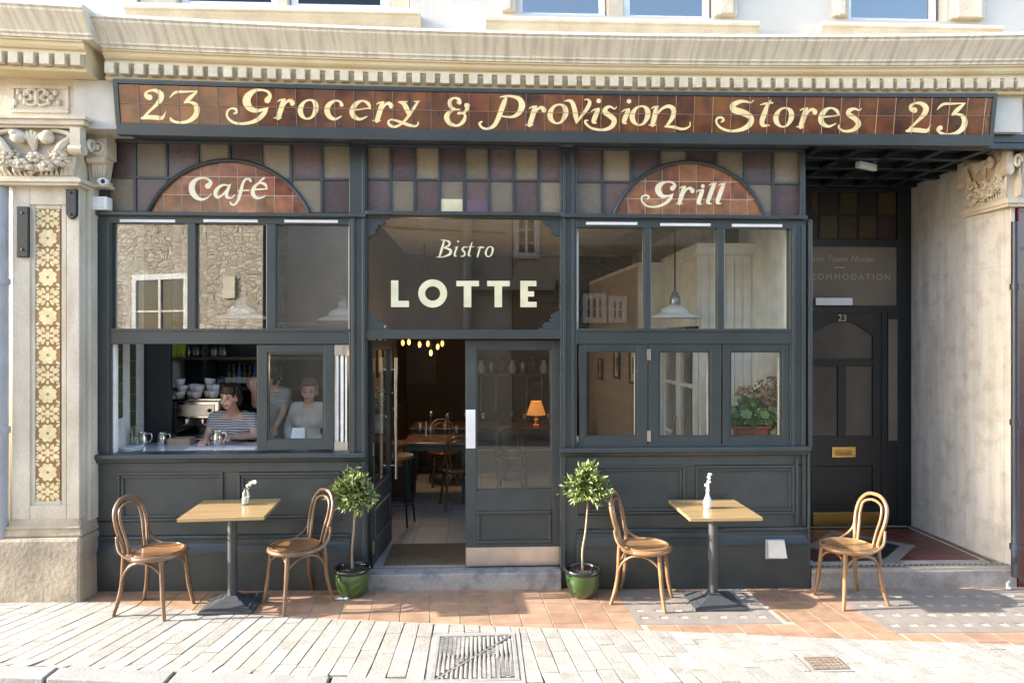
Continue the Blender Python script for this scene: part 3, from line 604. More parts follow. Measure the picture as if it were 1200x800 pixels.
# ------------------------------------------------ lettering: brush strokes with varying width
def ribbon(mb, pts, place, n=6, closed=False, dy=0.0):
    if not closed and len(pts) == 2 and abs(pts[0][0] - pts[1][0]) < 3 and abs(pts[0][1] - pts[1][1]) < 3:      # a round dot
        x, y, wd = pts[0]; mb.add([place(x + wd / 2 * math.cos(2 * math.pi * j / 16), y + wd / 2 * math.sin(2 * math.pi * j / 16), .0002) for j in range(16)], [tuple(range(16))]); return
    P = cr(pts, n, closed); k = len(P); Lf, Rt = [], []
    for i, (x, y, wd) in enumerate(P):
        a = P[(i + 1) % k] if closed or i < k - 1 else P[i]; b = P[i - 1] if closed or i > 0 else P[i]
        dx, dy_ = a[0] - b[0], a[1] - b[1]; l = math.hypot(dx, dy_) or 1; nx, ny = -dy_ / l, dx / l; h = max(wd, 2) / 2
        Lf.append((x + nx * h, y + ny * h)); Rt.append((x - nx * h, y - ny * h))
    q0 = (P[0][0] * .013 + P[0][1] * .007) % 1 * .0006; vs = [place(*p, q0 + i * 1.2e-5) for i, p in enumerate(Lf)] + [place(*p, q0 + i * 1.2e-5) for i, p in enumerate(Rt)]
    mb.add(vs, [(i, (i + 1) % k, (i + 1) % k + k, i + k) for i in range(k if closed else k - 1)])
    if not closed:
        for x, y, wd in (P[0], P[-1]):
            if wd > 5: mb.add([place(x + wd / 2 * math.cos(2 * math.pi * j / 14), y + wd / 2 * math.sin(2 * math.pi * j / 14), q0 + .0013) for j in range(14)], [tuple(range(14))])
def glyph(mb, strokes, place, off=(0, 0), s=1.0):
    for i, st in enumerate(strokes):
        cl = st[0] == 'o'; pts = st[1:] if cl else st
        jit = .00015 * i
        ribbon(mb, [((x + off[0]) , (y + off[1]), wd * s) for x, y, wd in pts], lambda x, y, j=0, q=jit: place(x, y, j + q), closed=cl)
g2 = [[(200, 130, 30), (184, 122, 24), (181, 106, 14), (205, 93, 11), (236, 95, 20), (259, 115, 30), (255, 143, 27), (228, 175, 17), (196, 205, 13), (168, 236, 14)], [(160, 238, 14), (190, 233, 22), (225, 234, 24), (262, 237, 20), (276, 222, 9), (284, 203, 4)]]
g3 = [[(304, 132, 4), (322, 112, 12), (342, 101, 14), (380, 100, 11), (452, 97, 5)], [(450, 97, 6), (412, 130, 22), (384, 156, 12)], [(384, 155, 8), (420, 156, 14), (443, 175, 26), (447, 205, 30), (430, 235, 26), (395, 256, 17), (350, 260, 13), (318, 250, 15), (309, 238, 10)]]
gG = [[(814, 144, 32), (827, 120, 20), (815, 99, 13), (780, 90, 12), (742, 97, 22), (712, 125, 38), (706, 155, 42), (724, 186, 32), (760, 199, 20), (800, 190, 13), (818, 183, 6)], [(816, 182, 8), (795, 215, 24), (760, 247, 22), (715, 263, 16), (665, 266, 13), (627, 254, 13), (604, 228, 11), (607, 201, 12), (626, 187, 10), (648, 190, 14), (654, 206, 12), (640, 214, 8)]]
gr = [[(902, 142, 14), (896, 155, 26), (880, 205, 27), (870, 236, 24)], [(848, 236, 6), (886, 236, 7)], [(866, 152, 4), (880, 143, 8), (905, 139, 9)], [(896, 182, 7), (912, 155, 12), (930, 146, 18), (944, 156, 24), (944, 162, 24)]]
go = [['o', (1040, 143, 10), (1063, 160, 25), (1066, 195, 27), (1045, 232, 14), (1015, 240, 10), (990, 218, 25), (987, 185, 27), (1008, 152, 14)]]
gc = [[(90, 146, 20), (84, 132, 14), (66, 124, 10), (44, 129, 16), (20, 150, 26), (14, 178, 29), (28, 208, 24), (58, 220, 14), (88, 205, 6)]]
ge = [[(150, 173, 8), (195, 168, 9), (240, 163, 8)], [(238, 162, 8), (229, 140, 18), (200, 125, 10), (168, 138, 22), (146, 172, 29), (152, 204, 26), (185, 221, 14), (222, 207, 6)]]
gy = [[(392, 132, 12), (412, 138, 22), (428, 165, 26), (440, 195, 18)], [(383, 130, 5), (432, 129, 6)], [(466, 129, 5), (498, 127, 5)], [(488, 130, 9), (468, 160, 15), (440, 203, 15), (405, 242, 13), (368, 260, 14), (340, 251, 15), (334, 233, 11), (352, 223, 10), (395, 235, 14), (440, 251, 16), (475, 257, 11), (489, 245, 9), (488, 236, 6)]]
gamp = [[(690, 132, 6), (706, 138, 16), (700, 118, 18), (676, 110, 10), (654, 126, 20), (658, 156, 18), (684, 170, 10)], [(704, 170, 7), (675, 172, 10), (648, 188, 22), (637, 212, 28), (655, 243, 22), (692, 254, 13), (722, 235, 20), (734, 205, 14), (722, 190, 10), (700, 190, 16)], [(715, 192, 8), (735, 180, 14), (745, 160, 22), (738, 146, 20), (752, 148, 16)]]
gP = [[(950, 104, 10), (938, 130, 24), (925, 165, 27), (905, 218, 24), (884, 254, 20), (850, 271, 13), (822, 264, 13), (808, 244, 12), (820, 234, 9)], [(914, 106, 5), (950, 100, 12), (985, 103, 14), (1018, 118, 26), (1030, 150, 33), (1012, 190, 24), (975, 209, 13), (925, 205, 7)]]
gV = [[(276, 104, 6), (296, 101, 14), (314, 112, 22), (326, 145, 25), (332, 180, 26), (337, 214, 14)], [(335, 218, 8), (360, 185, 14), (392, 142, 20), (405, 112, 19), (394, 95, 9), (376, 98, 5)]]
gi = [[(452, 103, 24), (453, 104, 24)], [(450, 148, 18), (442, 165, 24), (428, 200, 25), (426, 214, 18), (442, 219, 5)], [(412, 160, 4), (428, 149, 8), (452, 143, 8)]]
gs = [[(546, 132, 4), (535, 144, 8), (512, 133, 12), (492, 140, 20), (484, 160, 26), (510, 180, 27), (533, 205, 27), (518, 238, 22), (475, 254, 14), (420, 247, 12), (388, 225, 12), (381, 208, 11), (394, 205, 8)]]
gn = [[(756, 138, 14), (750, 155, 25), (738, 205, 25), (732, 228, 22)], [(714, 229, 6), (748, 229, 7)], [(725, 144, 4), (740, 135, 8), (762, 132, 8)], [(752, 180, 7), (782, 144, 13), (818, 131, 19), (843, 150, 26), (836, 190, 22), (806, 234, 12)], [(798, 237, 8), (840, 239, 15), (890, 250, 13), (925, 236, 8), (928, 212, 5)]]
gS = [[(372, 97, 4), (356, 112, 7), (330, 106, 12), (298, 107, 20), (264, 125, 28), (270, 150, 34), (320, 166, 34), (357, 190, 27), (350, 225, 28), (308, 252, 20), (250, 260, 13), (200, 244, 12), (176, 215, 11), (183, 193, 12), (204, 190, 12), (214, 204, 12), (202, 213, 8)]]
gt = [[(460, 100, 6), (442, 130, 20), (425, 175, 27), (414, 210, 26), (420, 230, 20), (454, 230, 5)], [(404, 124, 4), (430, 117, 10), (470, 113, 8)]]
gs2 = [[(934, 140, 4), (922, 152, 8), (898, 144, 12), (872, 152, 22), (866, 172, 26), (898, 195, 27), (917, 223, 28), (892, 253, 20), (846, 261, 12), (818, 247, 12), (814, 232, 9)]]
CREAML = mat("cream_lettering", (.78, .66, .36), .3, col2=(.70, .56, .28), scale=14, coat=.3)
K = 4.444
def put_letter(par, m, g_, place, off=(0, 0)):
    q_ = MB(); glyph(q_, g_, place, off); return q_.build("letter", m, par, fix=False)
def sp(ox, oy, k=K):
    def f(x, y, j=0):
        px, py = ox + x / k, oy + y / k
        p = W(px, py, -.352); Yq = sY(p[2] - sag(p[0], p[2]))
        p = W(px, py, Yq); return (p[0], sY(p[2] - sag(p[0], p[2])) + .0055 - j, p[2])
    return f
c1, c2, c3, c4 = sp(130, 85), sp(380, 90), sp(600, 95), sp(800, 95)
for g_ in (g2, g3, gG, gr, go): put_letter(sgn, CREAML, g_, c1)
for g_ in (gc, ge, gy, gamp, gP): put_letter(sgn, CREAML, g_, c2)
put_letter(sgn, CREAML, gr, c2, (402 - 902 + 0 - 96, -8)); put_letter(sgn, CREAML, gr, c3, (-902 + 124, -8)); put_letter(sgn, CREAML, go, c3, (240 - 1027, -21))
for g_ in (gV, gi, gs, gn): put_letter(sgn, CREAML, g_, c3)
put_letter(sgn, CREAML, gi, c3, (158, 2)); put_letter(sgn, CREAML, go, c3, (668 - 1027, -12))
for g_ in (gS, gt, gs2): put_letter(sgn, CREAML, g_, c4)
put_letter(sgn, CREAML, go, c4, (528 - 1027, -3)); put_letter(sgn, CREAML, gr, c4, (-902 + 648, 2)); put_letter(sgn, CREAML, ge, c4, (576, 15))
c5 = sp(1000, 95); put_letter(sgn, CREAML, g2, c5, (278 - 158, 22)); put_letter(sgn, CREAML, g3 + [[(320, 226, 26), (310, 230, 18), (306, 240, 12)]], c5, (134, 18))
# ================================================================== THE TIMBER SHOPFRONT
shop = thing("shopfront", "dark slate green timber shopfront with leaded lights and tall glazed bays", "shopfront")
def bar(name, x0, y0, x1, y1, Yf=-.03, Yb=.05, m=PAINT, bev=.005, par=None):
    return rect(MB(), x0, y0, x1, y1, Yf, Yb).build(name, m, par or shop, bevel=bev)
# --- upright posts
for x0, x1, y0, y1 in ((107, 130, 250, 532), (409, 430, 168, 690), (657, 676, 172, 688), (926, 945, 258, 528)):
    bar("post", x0, y0, x1, y1)
for x0, x1, y0, y1 in ((412, 416, 252, 532), (424, 428, 176, 686), (660, 663, 180, 686), (670, 673, 176, 530), (929, 932, 264, 524), (940, 944, 264, 524), (110, 114, 256, 530), (125, 128, 262, 530)):
    bar("post_bead", x0, y0, x1, y1, -.045, -.02, bev=.004)
mb = MB(); mb.box(X(945) - .002, X(949), -.05, .05, Z(526), Z(255)); mb.build("corner_post", PAINT, shop, bevel=.006)
# --- leaded lights above
OLIVE = mat("olive_cathedral_glass", (0.188, 0.156, 0.108), .3, col2=(0.16, 0.132, 0.092), scale=25, bump=.9, bscale=130, rnd=.25)
PLUM = mat("plum_cathedral_glass", (.105, .074, .074), .22, col2=(.085, .06, .061), scale=25, bump=.5, bscale=60, rnd=.3)
PALE = mat("pale_cathedral_glass", (.13, .12, .10), .3, col2=(.11, .10, .08), scale=25, bump=.9, bscale=130)
LIT = mat("lit_cream_patch", (.66, .62, .42), .3)  # lit look of one leaded pane put into a pale colour
def leaded(xe, yt, ym, yb, arch=None, olive_first=False, Y=.02, par=None, cames=True):
    par = par or shop; zt, zm, zb = Z(yt, Y, (xe[0] + xe[-1]) / 2), Z(ym, Y, (xe[0] + xe[-1]) / 2), Z(yb, Y, (xe[0] + xe[-1]) / 2); h = .009
    for i in range(len(xe) - 1):
        for j, (a, b) in enumerate(((zm, zt), (zb, zm))):
            x0, x1 = X(xe[i], Y) + h, X(xe[i + 1], Y) - h
            poly = [(x0, a + h), (x1, a + h), (x1, b - h), (x0, b - h)]
            if arch:                              # cut the pane by the arch outline
                cx, zc, hw, hz = arch; pts = []
                ins = lambda x, z: ((x - cx) / hw) ** 2 + ((z - zc) / hz) ** 2 < 1 and z >= zc
                if all(ins(*p) for p in poly): continue
                if any(ins(*p) for p in poly) or (x0 < cx < x1 and a + h < zc + hz < b - h):
                    n_ = 8; top = []
                    bot = [(x0 + (x1 - x0) * k / n_) for k in range(n_ + 1)]
                    low = []
                    for x in bot:
                        q = 1 - ((x - cx) / hw) ** 2; zz = zc + hz * math.sqrt(q) if q > 0 else -9
                        low.append((x, min(max(a + h, zz), b - h - .0005)))
                    poly = low + [(x1, b - h), (x0, b - h)]
            m_ = OLIVE if (i + j + (0 if olive_first else 1)) % 2 == 0 else PLUM
            MB().prism(poly, Y + .01, Y + .016).build("leaded_pane", m_, par)
    GB = PAINT if Y < .5 else PAINTD; gb = lambda *a: MB().box(*a).build("glazing_bar", GB, par)
    for i in range(len(xe)):
        x = X(xe[i], Y)
        z0 = zb
        if arch:
            q = 1 - ((x - arch[0]) / arch[2]) ** 2
            if q > 0: z0 = arch[1] + arch[3] * math.sqrt(q)
        gb(x - .011, x + .011, Y - .004, Y + .02, z0, zt)
    xm0, xm1 = X(xe[0], Y), X(xe[-1], Y)
    if arch:
        q = math.sqrt(max(0, 1 - ((zm - arch[1]) / arch[3]) ** 2)) * arch[2]
        gb(xm0, arch[0] - q, Y - .003, Y + .02, zm - .009, zm + .009); gb(arch[0] + q, xm1, Y - .003, Y + .02, zm - .009, zm + .009)
    else: gb(xm0, xm1, Y - .003, Y + .02, zm - .009, zm + .009)
CAF = mat("mottled_pink_tile", (.33, .135, .062), .13, col2=(.11, .042, .028), scale=9, coat=.9, rnd=.35, hue=.016, lo=.3, hi=.7)
def arch_panel(pxl, pxr, py0, pyt, cols, rows_, Y=.02):
    cx = (X(pxl, Y) + X(pxr, Y)) / 2; hw = (X(pxr, Y) - X(pxl, Y)) / 2; pc = (pxl + pxr) / 2; zc = Z(py0, Y, pc); hz = Z(pyt, Y, pc) - zc
    # circular segment for the outline
    rad = (hw * hw + hz * hz) / (2 * hz)
    def top(x, e=0): 
        d = (rad + e) ** 2 - (x - cx) ** 2
        return zc + hz - rad + math.sqrt(d) if d > 0 else -9
    mb = MB(); N = 36; pts = []
    for k in range(N + 1):
        a = math.asin(hw / rad) * (2 * k / N - 1) ; pts.append((cx + rad * math.sin(a), Y - .004, zc + hz - rad + rad * math.cos(a)))
    mb.tube(pts, .017, 8); mb.build("arch_rib", PAINT, shop, smooth=True, auto=40)
    # tiles
    ex = [X(c, Y) for c in cols]; ez = [Z(r_, Y, pc) for r_ in rows_]
    for i in range(len(ex) - 1):
        for j in range(len(ez) - 1):
            x0, x1, z1, z0 = ex[i] + .003, ex[i + 1] - .003, ez[j] - .003, ez[j + 1] + .003
            pt = []
            for k in range(7):
                x = x0 + (x1 - x0) * k / 6; pt.append((x, min(z1, top(x) - .004)))
            pt = [p for p in pt if p[1] > z0 + .001]
            if len(pt) < 2: continue
            poly = [(pt[0][0], z0), (pt[-1][0], z0)] + pt[::-1]
            if abs(pt[0][1] - z0) < .002 : poly = poly
            MB().prism(poly, Y + .012, Y + .02).build("arch_tile", CAF, shop)
    N = 24; poly = [(cx - hw, zc), (cx + hw, zc)] + [(cx + hw - 2 * hw * k / N, top(cx + hw - 2 * hw * k / N) - .002) for k in range(1, N)]
    MB().prism(poly, Y + .0145, Y + .028).build("arch_grout", mat("pale_pink_grout", (.62, .5, .46), .9), shop)
    return top, (cx, zc + hz - rad, rad, rad)
tL, aL = arch_panel(174, 362, 248, 188, [169 + 21.7 * k for k in range(10)], [188, 207, 228.5, 249.2])
leaded([125, 158, 195, 232, 269, 306, 341, 377, 412], 168, 209, 249, aL)
leaded([429.5, 457.6, 486, 515, 543.7, 573, 602, 631, 658], 172, 211, 249.5, None, True)
tR, aR = arch_panel(719, 896, 252, 190, [716.5 + 20 * k for k in range(10)], [190, 212.5, 233, 253.2])
leaded([673, 706, 739.5, 773, 805.5, 839, 872.7, 906, 938], 176, 214, 252, aR)
MB().box(X(516.5), X(542), .024, .034, Z(248), Z(233)).build("leaded_pane", LIT, shop)
MB().box(X(545.5), X(571.5), .026, .034, Z(248.3), Z(234)).build("leaded_pane", mat("violet_glass_patch", (.13, .075, .12), .3, rnd=.1), shop)
for a in ((107, 176, 125, 250), (938, 176, 944, 256)): bar("light_frame", *a, -.02, .05)
for a, b, y in ((119, 412, 164), (429, 658, 168.5), (672, 944, 172)): bar("light_head", a, y, b, y + 4, -.02, .05)
mb = MB(); rect(mb, 107, 160, 945, 171, .052, .08); mb.build("head_board", PAINT, shop)
CREAMW = mat("pale_cream_lettering", (.82, .76, .56), .3, col2=(.76, .68, .46), scale=14, coat=.3)
def ap(ox, oy, k=6.0, Y=.031):
    return lambda x, y, j=0: W(ox + x / k, oy + y / k, Y - j)
gC = [[(442, 228, 42), (462, 205, 24), (440, 179, 15), (400, 171, 14), (354, 187, 28), (330, 225, 42), (334, 272, 42), (364, 310, 30), (405, 322, 18), (445, 305, 8), (467, 276, 4)]]
ga = [[(588, 226, 10), (552, 220, 14), (514, 242, 24), (494, 278, 28), (508, 308, 20), (540, 293, 14), (575, 255, 12), (592, 222, 12)], [(600, 216, 10), (584, 250, 22), (572, 285, 23), (578, 308, 18), (610, 310, 9), (630, 290, 8)]]
gf = [[(742, 192, 18), (730, 178, 14), (704, 184, 16), (686, 215, 21), (672, 270, 23), (655, 325, 21), (630, 358, 14), (606, 356, 13), (600, 342, 11)], [(655, 262, 9), (730, 258, 9)]]
ge2 = [[(768, 253, 10), (810, 251, 12), (860, 248, 8)], [(858, 248, 8), (842, 216, 20), (802, 208, 14), (766, 240, 26), (758, 280, 28), (785, 312, 20), (835, 305, 8), (846, 290, 4)], [(792, 208, 6), (812, 192, 12), (836, 172, 16)]]
gGr = [[(468, 244, 36), (485, 222, 20), (460, 201, 14), (418, 201, 14), (376, 225, 38), (368, 262, 42), (396, 298, 30), (440, 298, 14), (474, 282, 6)], [(472, 284, 8), (450, 320, 24), (410, 354, 20), (350, 374, 14), (292, 369, 13), (257, 340, 13), (253, 307, 13), (280, 292, 12), (302, 304, 14), (292, 320, 10)]]
grr = [[(556, 234, 14), (548, 252, 30), (528, 310, 31), (516, 350, 26)], [(494, 352, 6), (538, 352, 8)], [(516, 246, 4), (534, 235, 9), (560, 230, 9)], [(548, 288, 8), (566, 254, 14), (590, 244, 22), (608, 258, 30), (608, 264, 30)]]
gii = [[(682, 229, 28), (683, 230, 28)], [(684, 256, 16), (674, 275, 28), (654, 330, 30), (652, 350, 20), (675, 355, 5)], [(634, 272, 4), (652, 260, 9), (686, 252, 9)]]
gll = [[(772, 210, 8), (755, 232, 28), (724, 318, 30), (718, 346, 22), (746, 352, 5)], [(724, 226, 4), (742, 214, 9), (774, 209, 8)]]
pc_ = ap(170, 180); pg_ = ap(710, 180)
for g_ in (gC, ga, gf, ge2): put_letter(shop, CREAMW, g_, pc_)
for g_ in (gGr, grr, gii, gll): put_letter(shop, CREAMW, g_, pg_)
put_letter(shop, CREAMW, gll, pg_, (67, 0))
# --- rail under the leaded lights, and its drip ledge
for a, b, y0, y1 in ((107, 412, 252, 262), (430, 657, 250, 255), (676, 945, 256, 267)): bar("rail", a, y0, b, y1, -.0275, .0485)
for a, b, y0 in ((107, 429, 248.5), (428, 659, 247.5), (658, 947, 251)): bar("ledge", a, y0, b, y0 + 4.5, -.075, .02, bev=.008)
LED = mat("white_light_strip", (.72, .72, .74), .4)
for a, b, y in ((140, 205, 257), (238, 302, 257), (333, 396, 257.5), (687, 747, 260), (774, 833, 261.5), (858, 917, 262.5)): bar("led_strip", a, y, b, y + 3.4, -.036, -.02, LED, .003)  # white LED light strips above the window panes
# --- the two window bays
INW = mat("white_inner_joinery", (.80, .78, .73), .5)
def panes(xs, y0, y1, gl, nm="window_pane"):
    for (a, b), g_ in zip(xs, gl): rect(MB(), a, y0, b, y1, .02, .026).build(nm, g_, shop)
UPL = [(130, 219), (229, 312), (323, 409)]; UPR = [(677, 755), (763, 841), (849, 926)]
panes(UPL, 262, 387, (GLASSM, GLASSM, GLASSM)); panes(UPR, 267, 387, (GLASS, GLASS, GLASS))
for a, b, y0 in ((219, 229, 260), (312, 323, 260), (755, 763, 265), (841, 849, 265)):
    bar("mullion", a, y0, b, 389, -.022, .045); rect(MB(), a, y0, b, 389, .046, .12).build("mullion_lining", INW, shop)
for a, b in ((107, 132), (408, 430), (657, 678), (924, 945)): rect(MB(), a, 255, b, 389, .052, .13).build("post_lining", INW, shop)
for a, b in ((107, 430), (657, 945)):
    bar("transom", a, 386, b, 403, -.0285, .0495); bar("transom_bead", a + 22, 385, b - 20, 388, -.04, -.025, bev=.003)
    rect(MB(), a, 388, b, 401, .052, .12).build("transom_lining", INW, shop)
# left: open hatch with a slid-back sash and folded leaves
def sash(x0, y0, x1, y1, gx0, gy0, gx1, gy1, Yf=-.018, Yb=.03, gl=GLASS):
    s_ = pivot("sash", shop); 
    for a in ((x0, y0, gx0, y1), (gx1, y0, x1, y1)): rect(MB(), *a, Yf, Yb).build("stile", PAINT, s_, bevel=.004)
    for a in ((gx0, y0, gx1, gy0), (gx0, gy1, gx1, y1)): rect(MB(), *a, Yf + .001, Yb).build("rail", PAINT, s_, bevel=.004)
    mb = MB()
    for a in ((gx0, gy0, gx0 + 2, gy1), (gx1 - 2, gy0, gx1, gy1), (gx0 + 2, gy0, gx1 - 2, gy0 + 2), (gx0 + 2, gy1 - 2, gx1 - 2, gy1)): rect(mb, *a, Yf + .012, Yb - .005)
    mb.build("glazing_bead", PAINT, s_)
    rect(MB(), gx0, gy0, gx1, gy1, .008, .014).build("pane", gl, s_); return s_
s_ = sash(301, 404, 391, 527, 313, 413, 380, 516)
for k, (a, b) in enumerate(((393.5, 396.5), (399, 402.5), (404.5, 406.8))):
    mb = MB(); mb.box(X(a), X(b), .0, .42, Z(529), Z(405)); mb.build("folded_leaf", INW if k != 1 else WHITE, shop, bevel=.003)
    for y in (409, 520): MB().box(X(a) - .012, X(b) + .006, -.006, .03, Z(y + 7), Z(y - 4)).build("hinge", STEEL, shop)
rect(MB(), 391.5, 404, 408, 529, .44, .46).build("hatch_lining", INW, shop)
rect(MB(), 130, 403, 135, 531, .0, .05).build("hatch_jamb", INW, shop, bevel=.003)
# right: three casements
for a in ((679, 403, 758.5, 521, 686, 411, 747, 512), (760, 403, 845, 521, 771.5, 411, 833, 512), (847, 403, 925, 521, 855, 411, 917, 512)): sash(*a)
for y in (409, 505): MB().box(X(757.5), X(761.5), -.03, -.015, Z(y + 13), Z(y)).build("hinge", STEEL, shop, bevel=.002)
for a, b in ((745, 748.5), (831, 834.5), (915, 919)): rect(MB(), a, 411, b, 512, .032, .10).build("casement_lining", INW, shop)
bar("sash_stop", 676, 520, 926, 524, -.024, .04)
# --- sills
for a, b, y in ((107, 429, 531.5), (657, 949, 524)):
    pc = (a + b) / 2
    mb = MB(); z = Z(y, -.09, pc); mb.sweep([(.06, z + .005), (-.085, z - .004), (-.09, z - .012), (-.09, z - .04), (-.075, z - .046), (-.06, z - .075), (-.03, z - .085), (.06, z - .085)], X(a, -.06), X(b, -.06), 1, warp=False); mb.build("sill", PAINT, shop, bevel=.003)
# --- stall risers: framed panels over a plinth
def riser(x0, x1, ytop, panels, yrail, yplin):
    pc = (x0 + x1) / 2; Yb = -.02
    zt, zr, zp = Z(ytop, Yb, pc), Z(yrail, Yb, pc), Z(yplin, Yb, pc)
    MB().box(X(x0), X(x1), -.012, .06, -.1, zt).build("riser_back", PAINTB, shop)
    xs = [x0] + [v for p in panels for v in (p[0], p[2])] + [x1]; pt = sum(p[1] for p in panels) / len(panels); pb = sum(p[3] for p in panels) / len(panels)
    for i in range(0, len(xs), 2): rect(MB(), xs[i], pt, xs[i + 1], pb, -.03, -.01).build("riser_stile", PAINTB, shop, bevel=.003)
    rect(MB(), x0, ytop, x1, pt, -.0302, -.01).build("riser_rail", PAINTB, shop, bevel=.003); rect(MB(), x0, pb, x1, yrail, -.0302, -.01).build("riser_rail", PAINTB, shop, bevel=.003)
    for p in panels:
        q = pivot("riser_panel", shop); a, b, c, d = X(p[0], -.03), X(p[2], -.03), Z(pb, -.03, (p[0] + p[2]) / 2), Z(pt, -.03, (p[0] + p[2]) / 2)
        for s0, s1, yy in ((0, .022, -.044), (.022, .05, -.032)):
            mb = MB(); 
            for (u0, u1, v0, v1) in ((a + s0, b - s0, d - s1, d - s0), (a + s0, b - s0, c + s0, c + s1), (a + s0, a + s1, c + s1, d - s1), (b - s1, b - s0, c + s1, d - s1)): mb.box(u0, u1, yy, -.008, v0, v1)
            mb.build("panel_moulding", PAINT, q, bevel=.005)
        MB().box(a + .05, b - .05, -.018, -.006, c + .05, d - .05).build("panel_field", PAINTB, q)
    mb = MB(); xa, xb = X(x0, -.05), X(x1, -.05)
    mb.sweep([(.0, zr + .005), (-.045, zr), (-.055, zr - .012), (-.05, zr - .03), (-.045, zr - .036), (-.045, zr - .07), (-.055, zr - .085), (-.075, zr - .13), (-.078, zr - .15), (0, zr - .15)], xa, xb, 1, warp=False); mb.build("plinth_capping", PAINT, shop, bevel=.003)
    mb = MB(); mb.box(xa, xb, -.074, -.01, -.12, zr - .148); mb.build("plinth_board", PAINTB, shop, bevel=.003)
riser(107, 410, 538, [(138, 553, 262, 610), (279, 553, 399, 610)], 626, 640)
riser(676, 946, 532, [(686, 545, 803, 602), (815, 545, 931, 602)], 618, 632)
MB().box(X(657), X(676) + .01, -.032, .06, -.1, Z(532)).build("post_foot", PAINT, shop, bevel=.004); MB().box(X(409), X(430), -.032, .06, -.1, .2).build("post_foot", PAINT, shop, bevel=.004)
mb = MB(); mb.box(X(946, -.05), X(946, -.05) + .02, -.07, .6, -.1, Z(528)); mb.box(X(938), X(946) - .005, .06, 1.28, 1.1, 3.86); mb.build("return_board", PAINT, shop, bevel=.004)
for a in ((933, 536, 936, 614), (941, 532, 945, 616)): rect(MB(), *a, -.05, -.02).build("return_bead", PAINT, shop, bevel=.003)
# --- transom window over the doors, with its lettering and shaped corner brackets
rect(MB(), 430, 254, 657, 388, .02, .026).build("window_pane", GLASS, shop)
bar("transom", 429, 386.5, 658, 397, -.028, .06)
for sx_, sy_ in ((0, 0), (1, 0), (0, 1), (1, 1)):
    base = [(0, 0), (27, 0), (25, 3), (20, 3), (22, 6), (17, 10), (13, 9), (13, 13), (10, 15), (11, 18), (5, 22), (2, 22), (0, 26)]
    pts = [((430 + x) if not sx_ else (657 - x), (254.5 + y) if not sy_ else (387 - y)) for x, y in base]
    pw = [W(a, b, 0.0) for a, b in pts]; poly = [(p[0], p[2]) for p in pw]
    mb = MB(); mb.prism(poly, -.012, .018); mb.build("corner_bracket", PAINT, shop)
SIGNG = mat("pale_gold_leaf", (.62, .60, .42), .35, col2=(.54, .52, .36), scale=10)
tp = lambda x, y, j=0: W(430 + x / 5.217, 270 + y / 5.217, .0185 - j)
def poly_t(pts): MB().add([tp(*p) for p in pts], [tuple(range(len(pts)))]).build("letter", SIGNG, shop, fix=False)
poly_t([(147, 305), (192, 305), (192, 430), (257, 430), (257, 468), (147, 468)])
txt = MB(); ribbon(txt, [(402 + 67 * math.cos(a * math.pi / 12), 385 + 65 * math.sin(a * math.pi / 12), 42) for a in range(24)], tp, 3, True); txt.build("letter", SIGNG, shop, fix=False)
for x in (547, 735): poly_t([(x, 308), (x + 138, 308), (x + 138, 341), (x + 91, 341), (x + 91, 469), (x + 45, 469), (x + 45, 341), (x, 341)])
poly_t([(938, 308), (1036, 308), (1036, 341), (984, 341), (984, 372), (1022, 372), (1022, 404), (984, 404), (984, 436), (1038, 436), (1038, 469), (938, 469)])
BI = [[(472, 62, 10), (458, 112, 15), (444, 160, 12)], [(424, 163, 5), (466, 163, 5)], [(452, 59, 5), (482, 59, 5)], [(478, 60, 5), (502, 70, 13), (502, 90, 12), (468, 106, 5)], [(468, 106, 5), (508, 118, 15), (506, 145, 15), (462, 163, 5)],
      [(557, 68, 12), (558, 68, 12)], [(552, 100, 9), (542, 125, 12), (536, 152, 11), (550, 158, 3)], [(532, 106, 3), (552, 99, 5)], [(612, 102, 5), (592, 102, 7), (584, 118, 11), (598, 136, 11), (592, 156, 8), (572, 158, 5)], [(642, 74, 6), (630, 115, 11), (622, 150, 11), (638, 157, 3)], [(614, 100, 4), (656, 99, 4)],
      [(694, 100, 8), (684, 130, 11), (676, 161, 9)], [(672, 106, 3), (694, 99, 5)], [(684, 125, 4), (700, 104, 7), (712, 104, 10)], ['o', (755, 99, 6), (770, 116, 12), (758, 152, 8), (738, 160, 6), (726, 138, 12), (738, 108, 8)]]
for a, b in ((0, 5), (5, 8), (8, 9), (9, 11), (11, 14), (14, 15)): put_letter(shop, SIGNG, BI[a:b], tp)
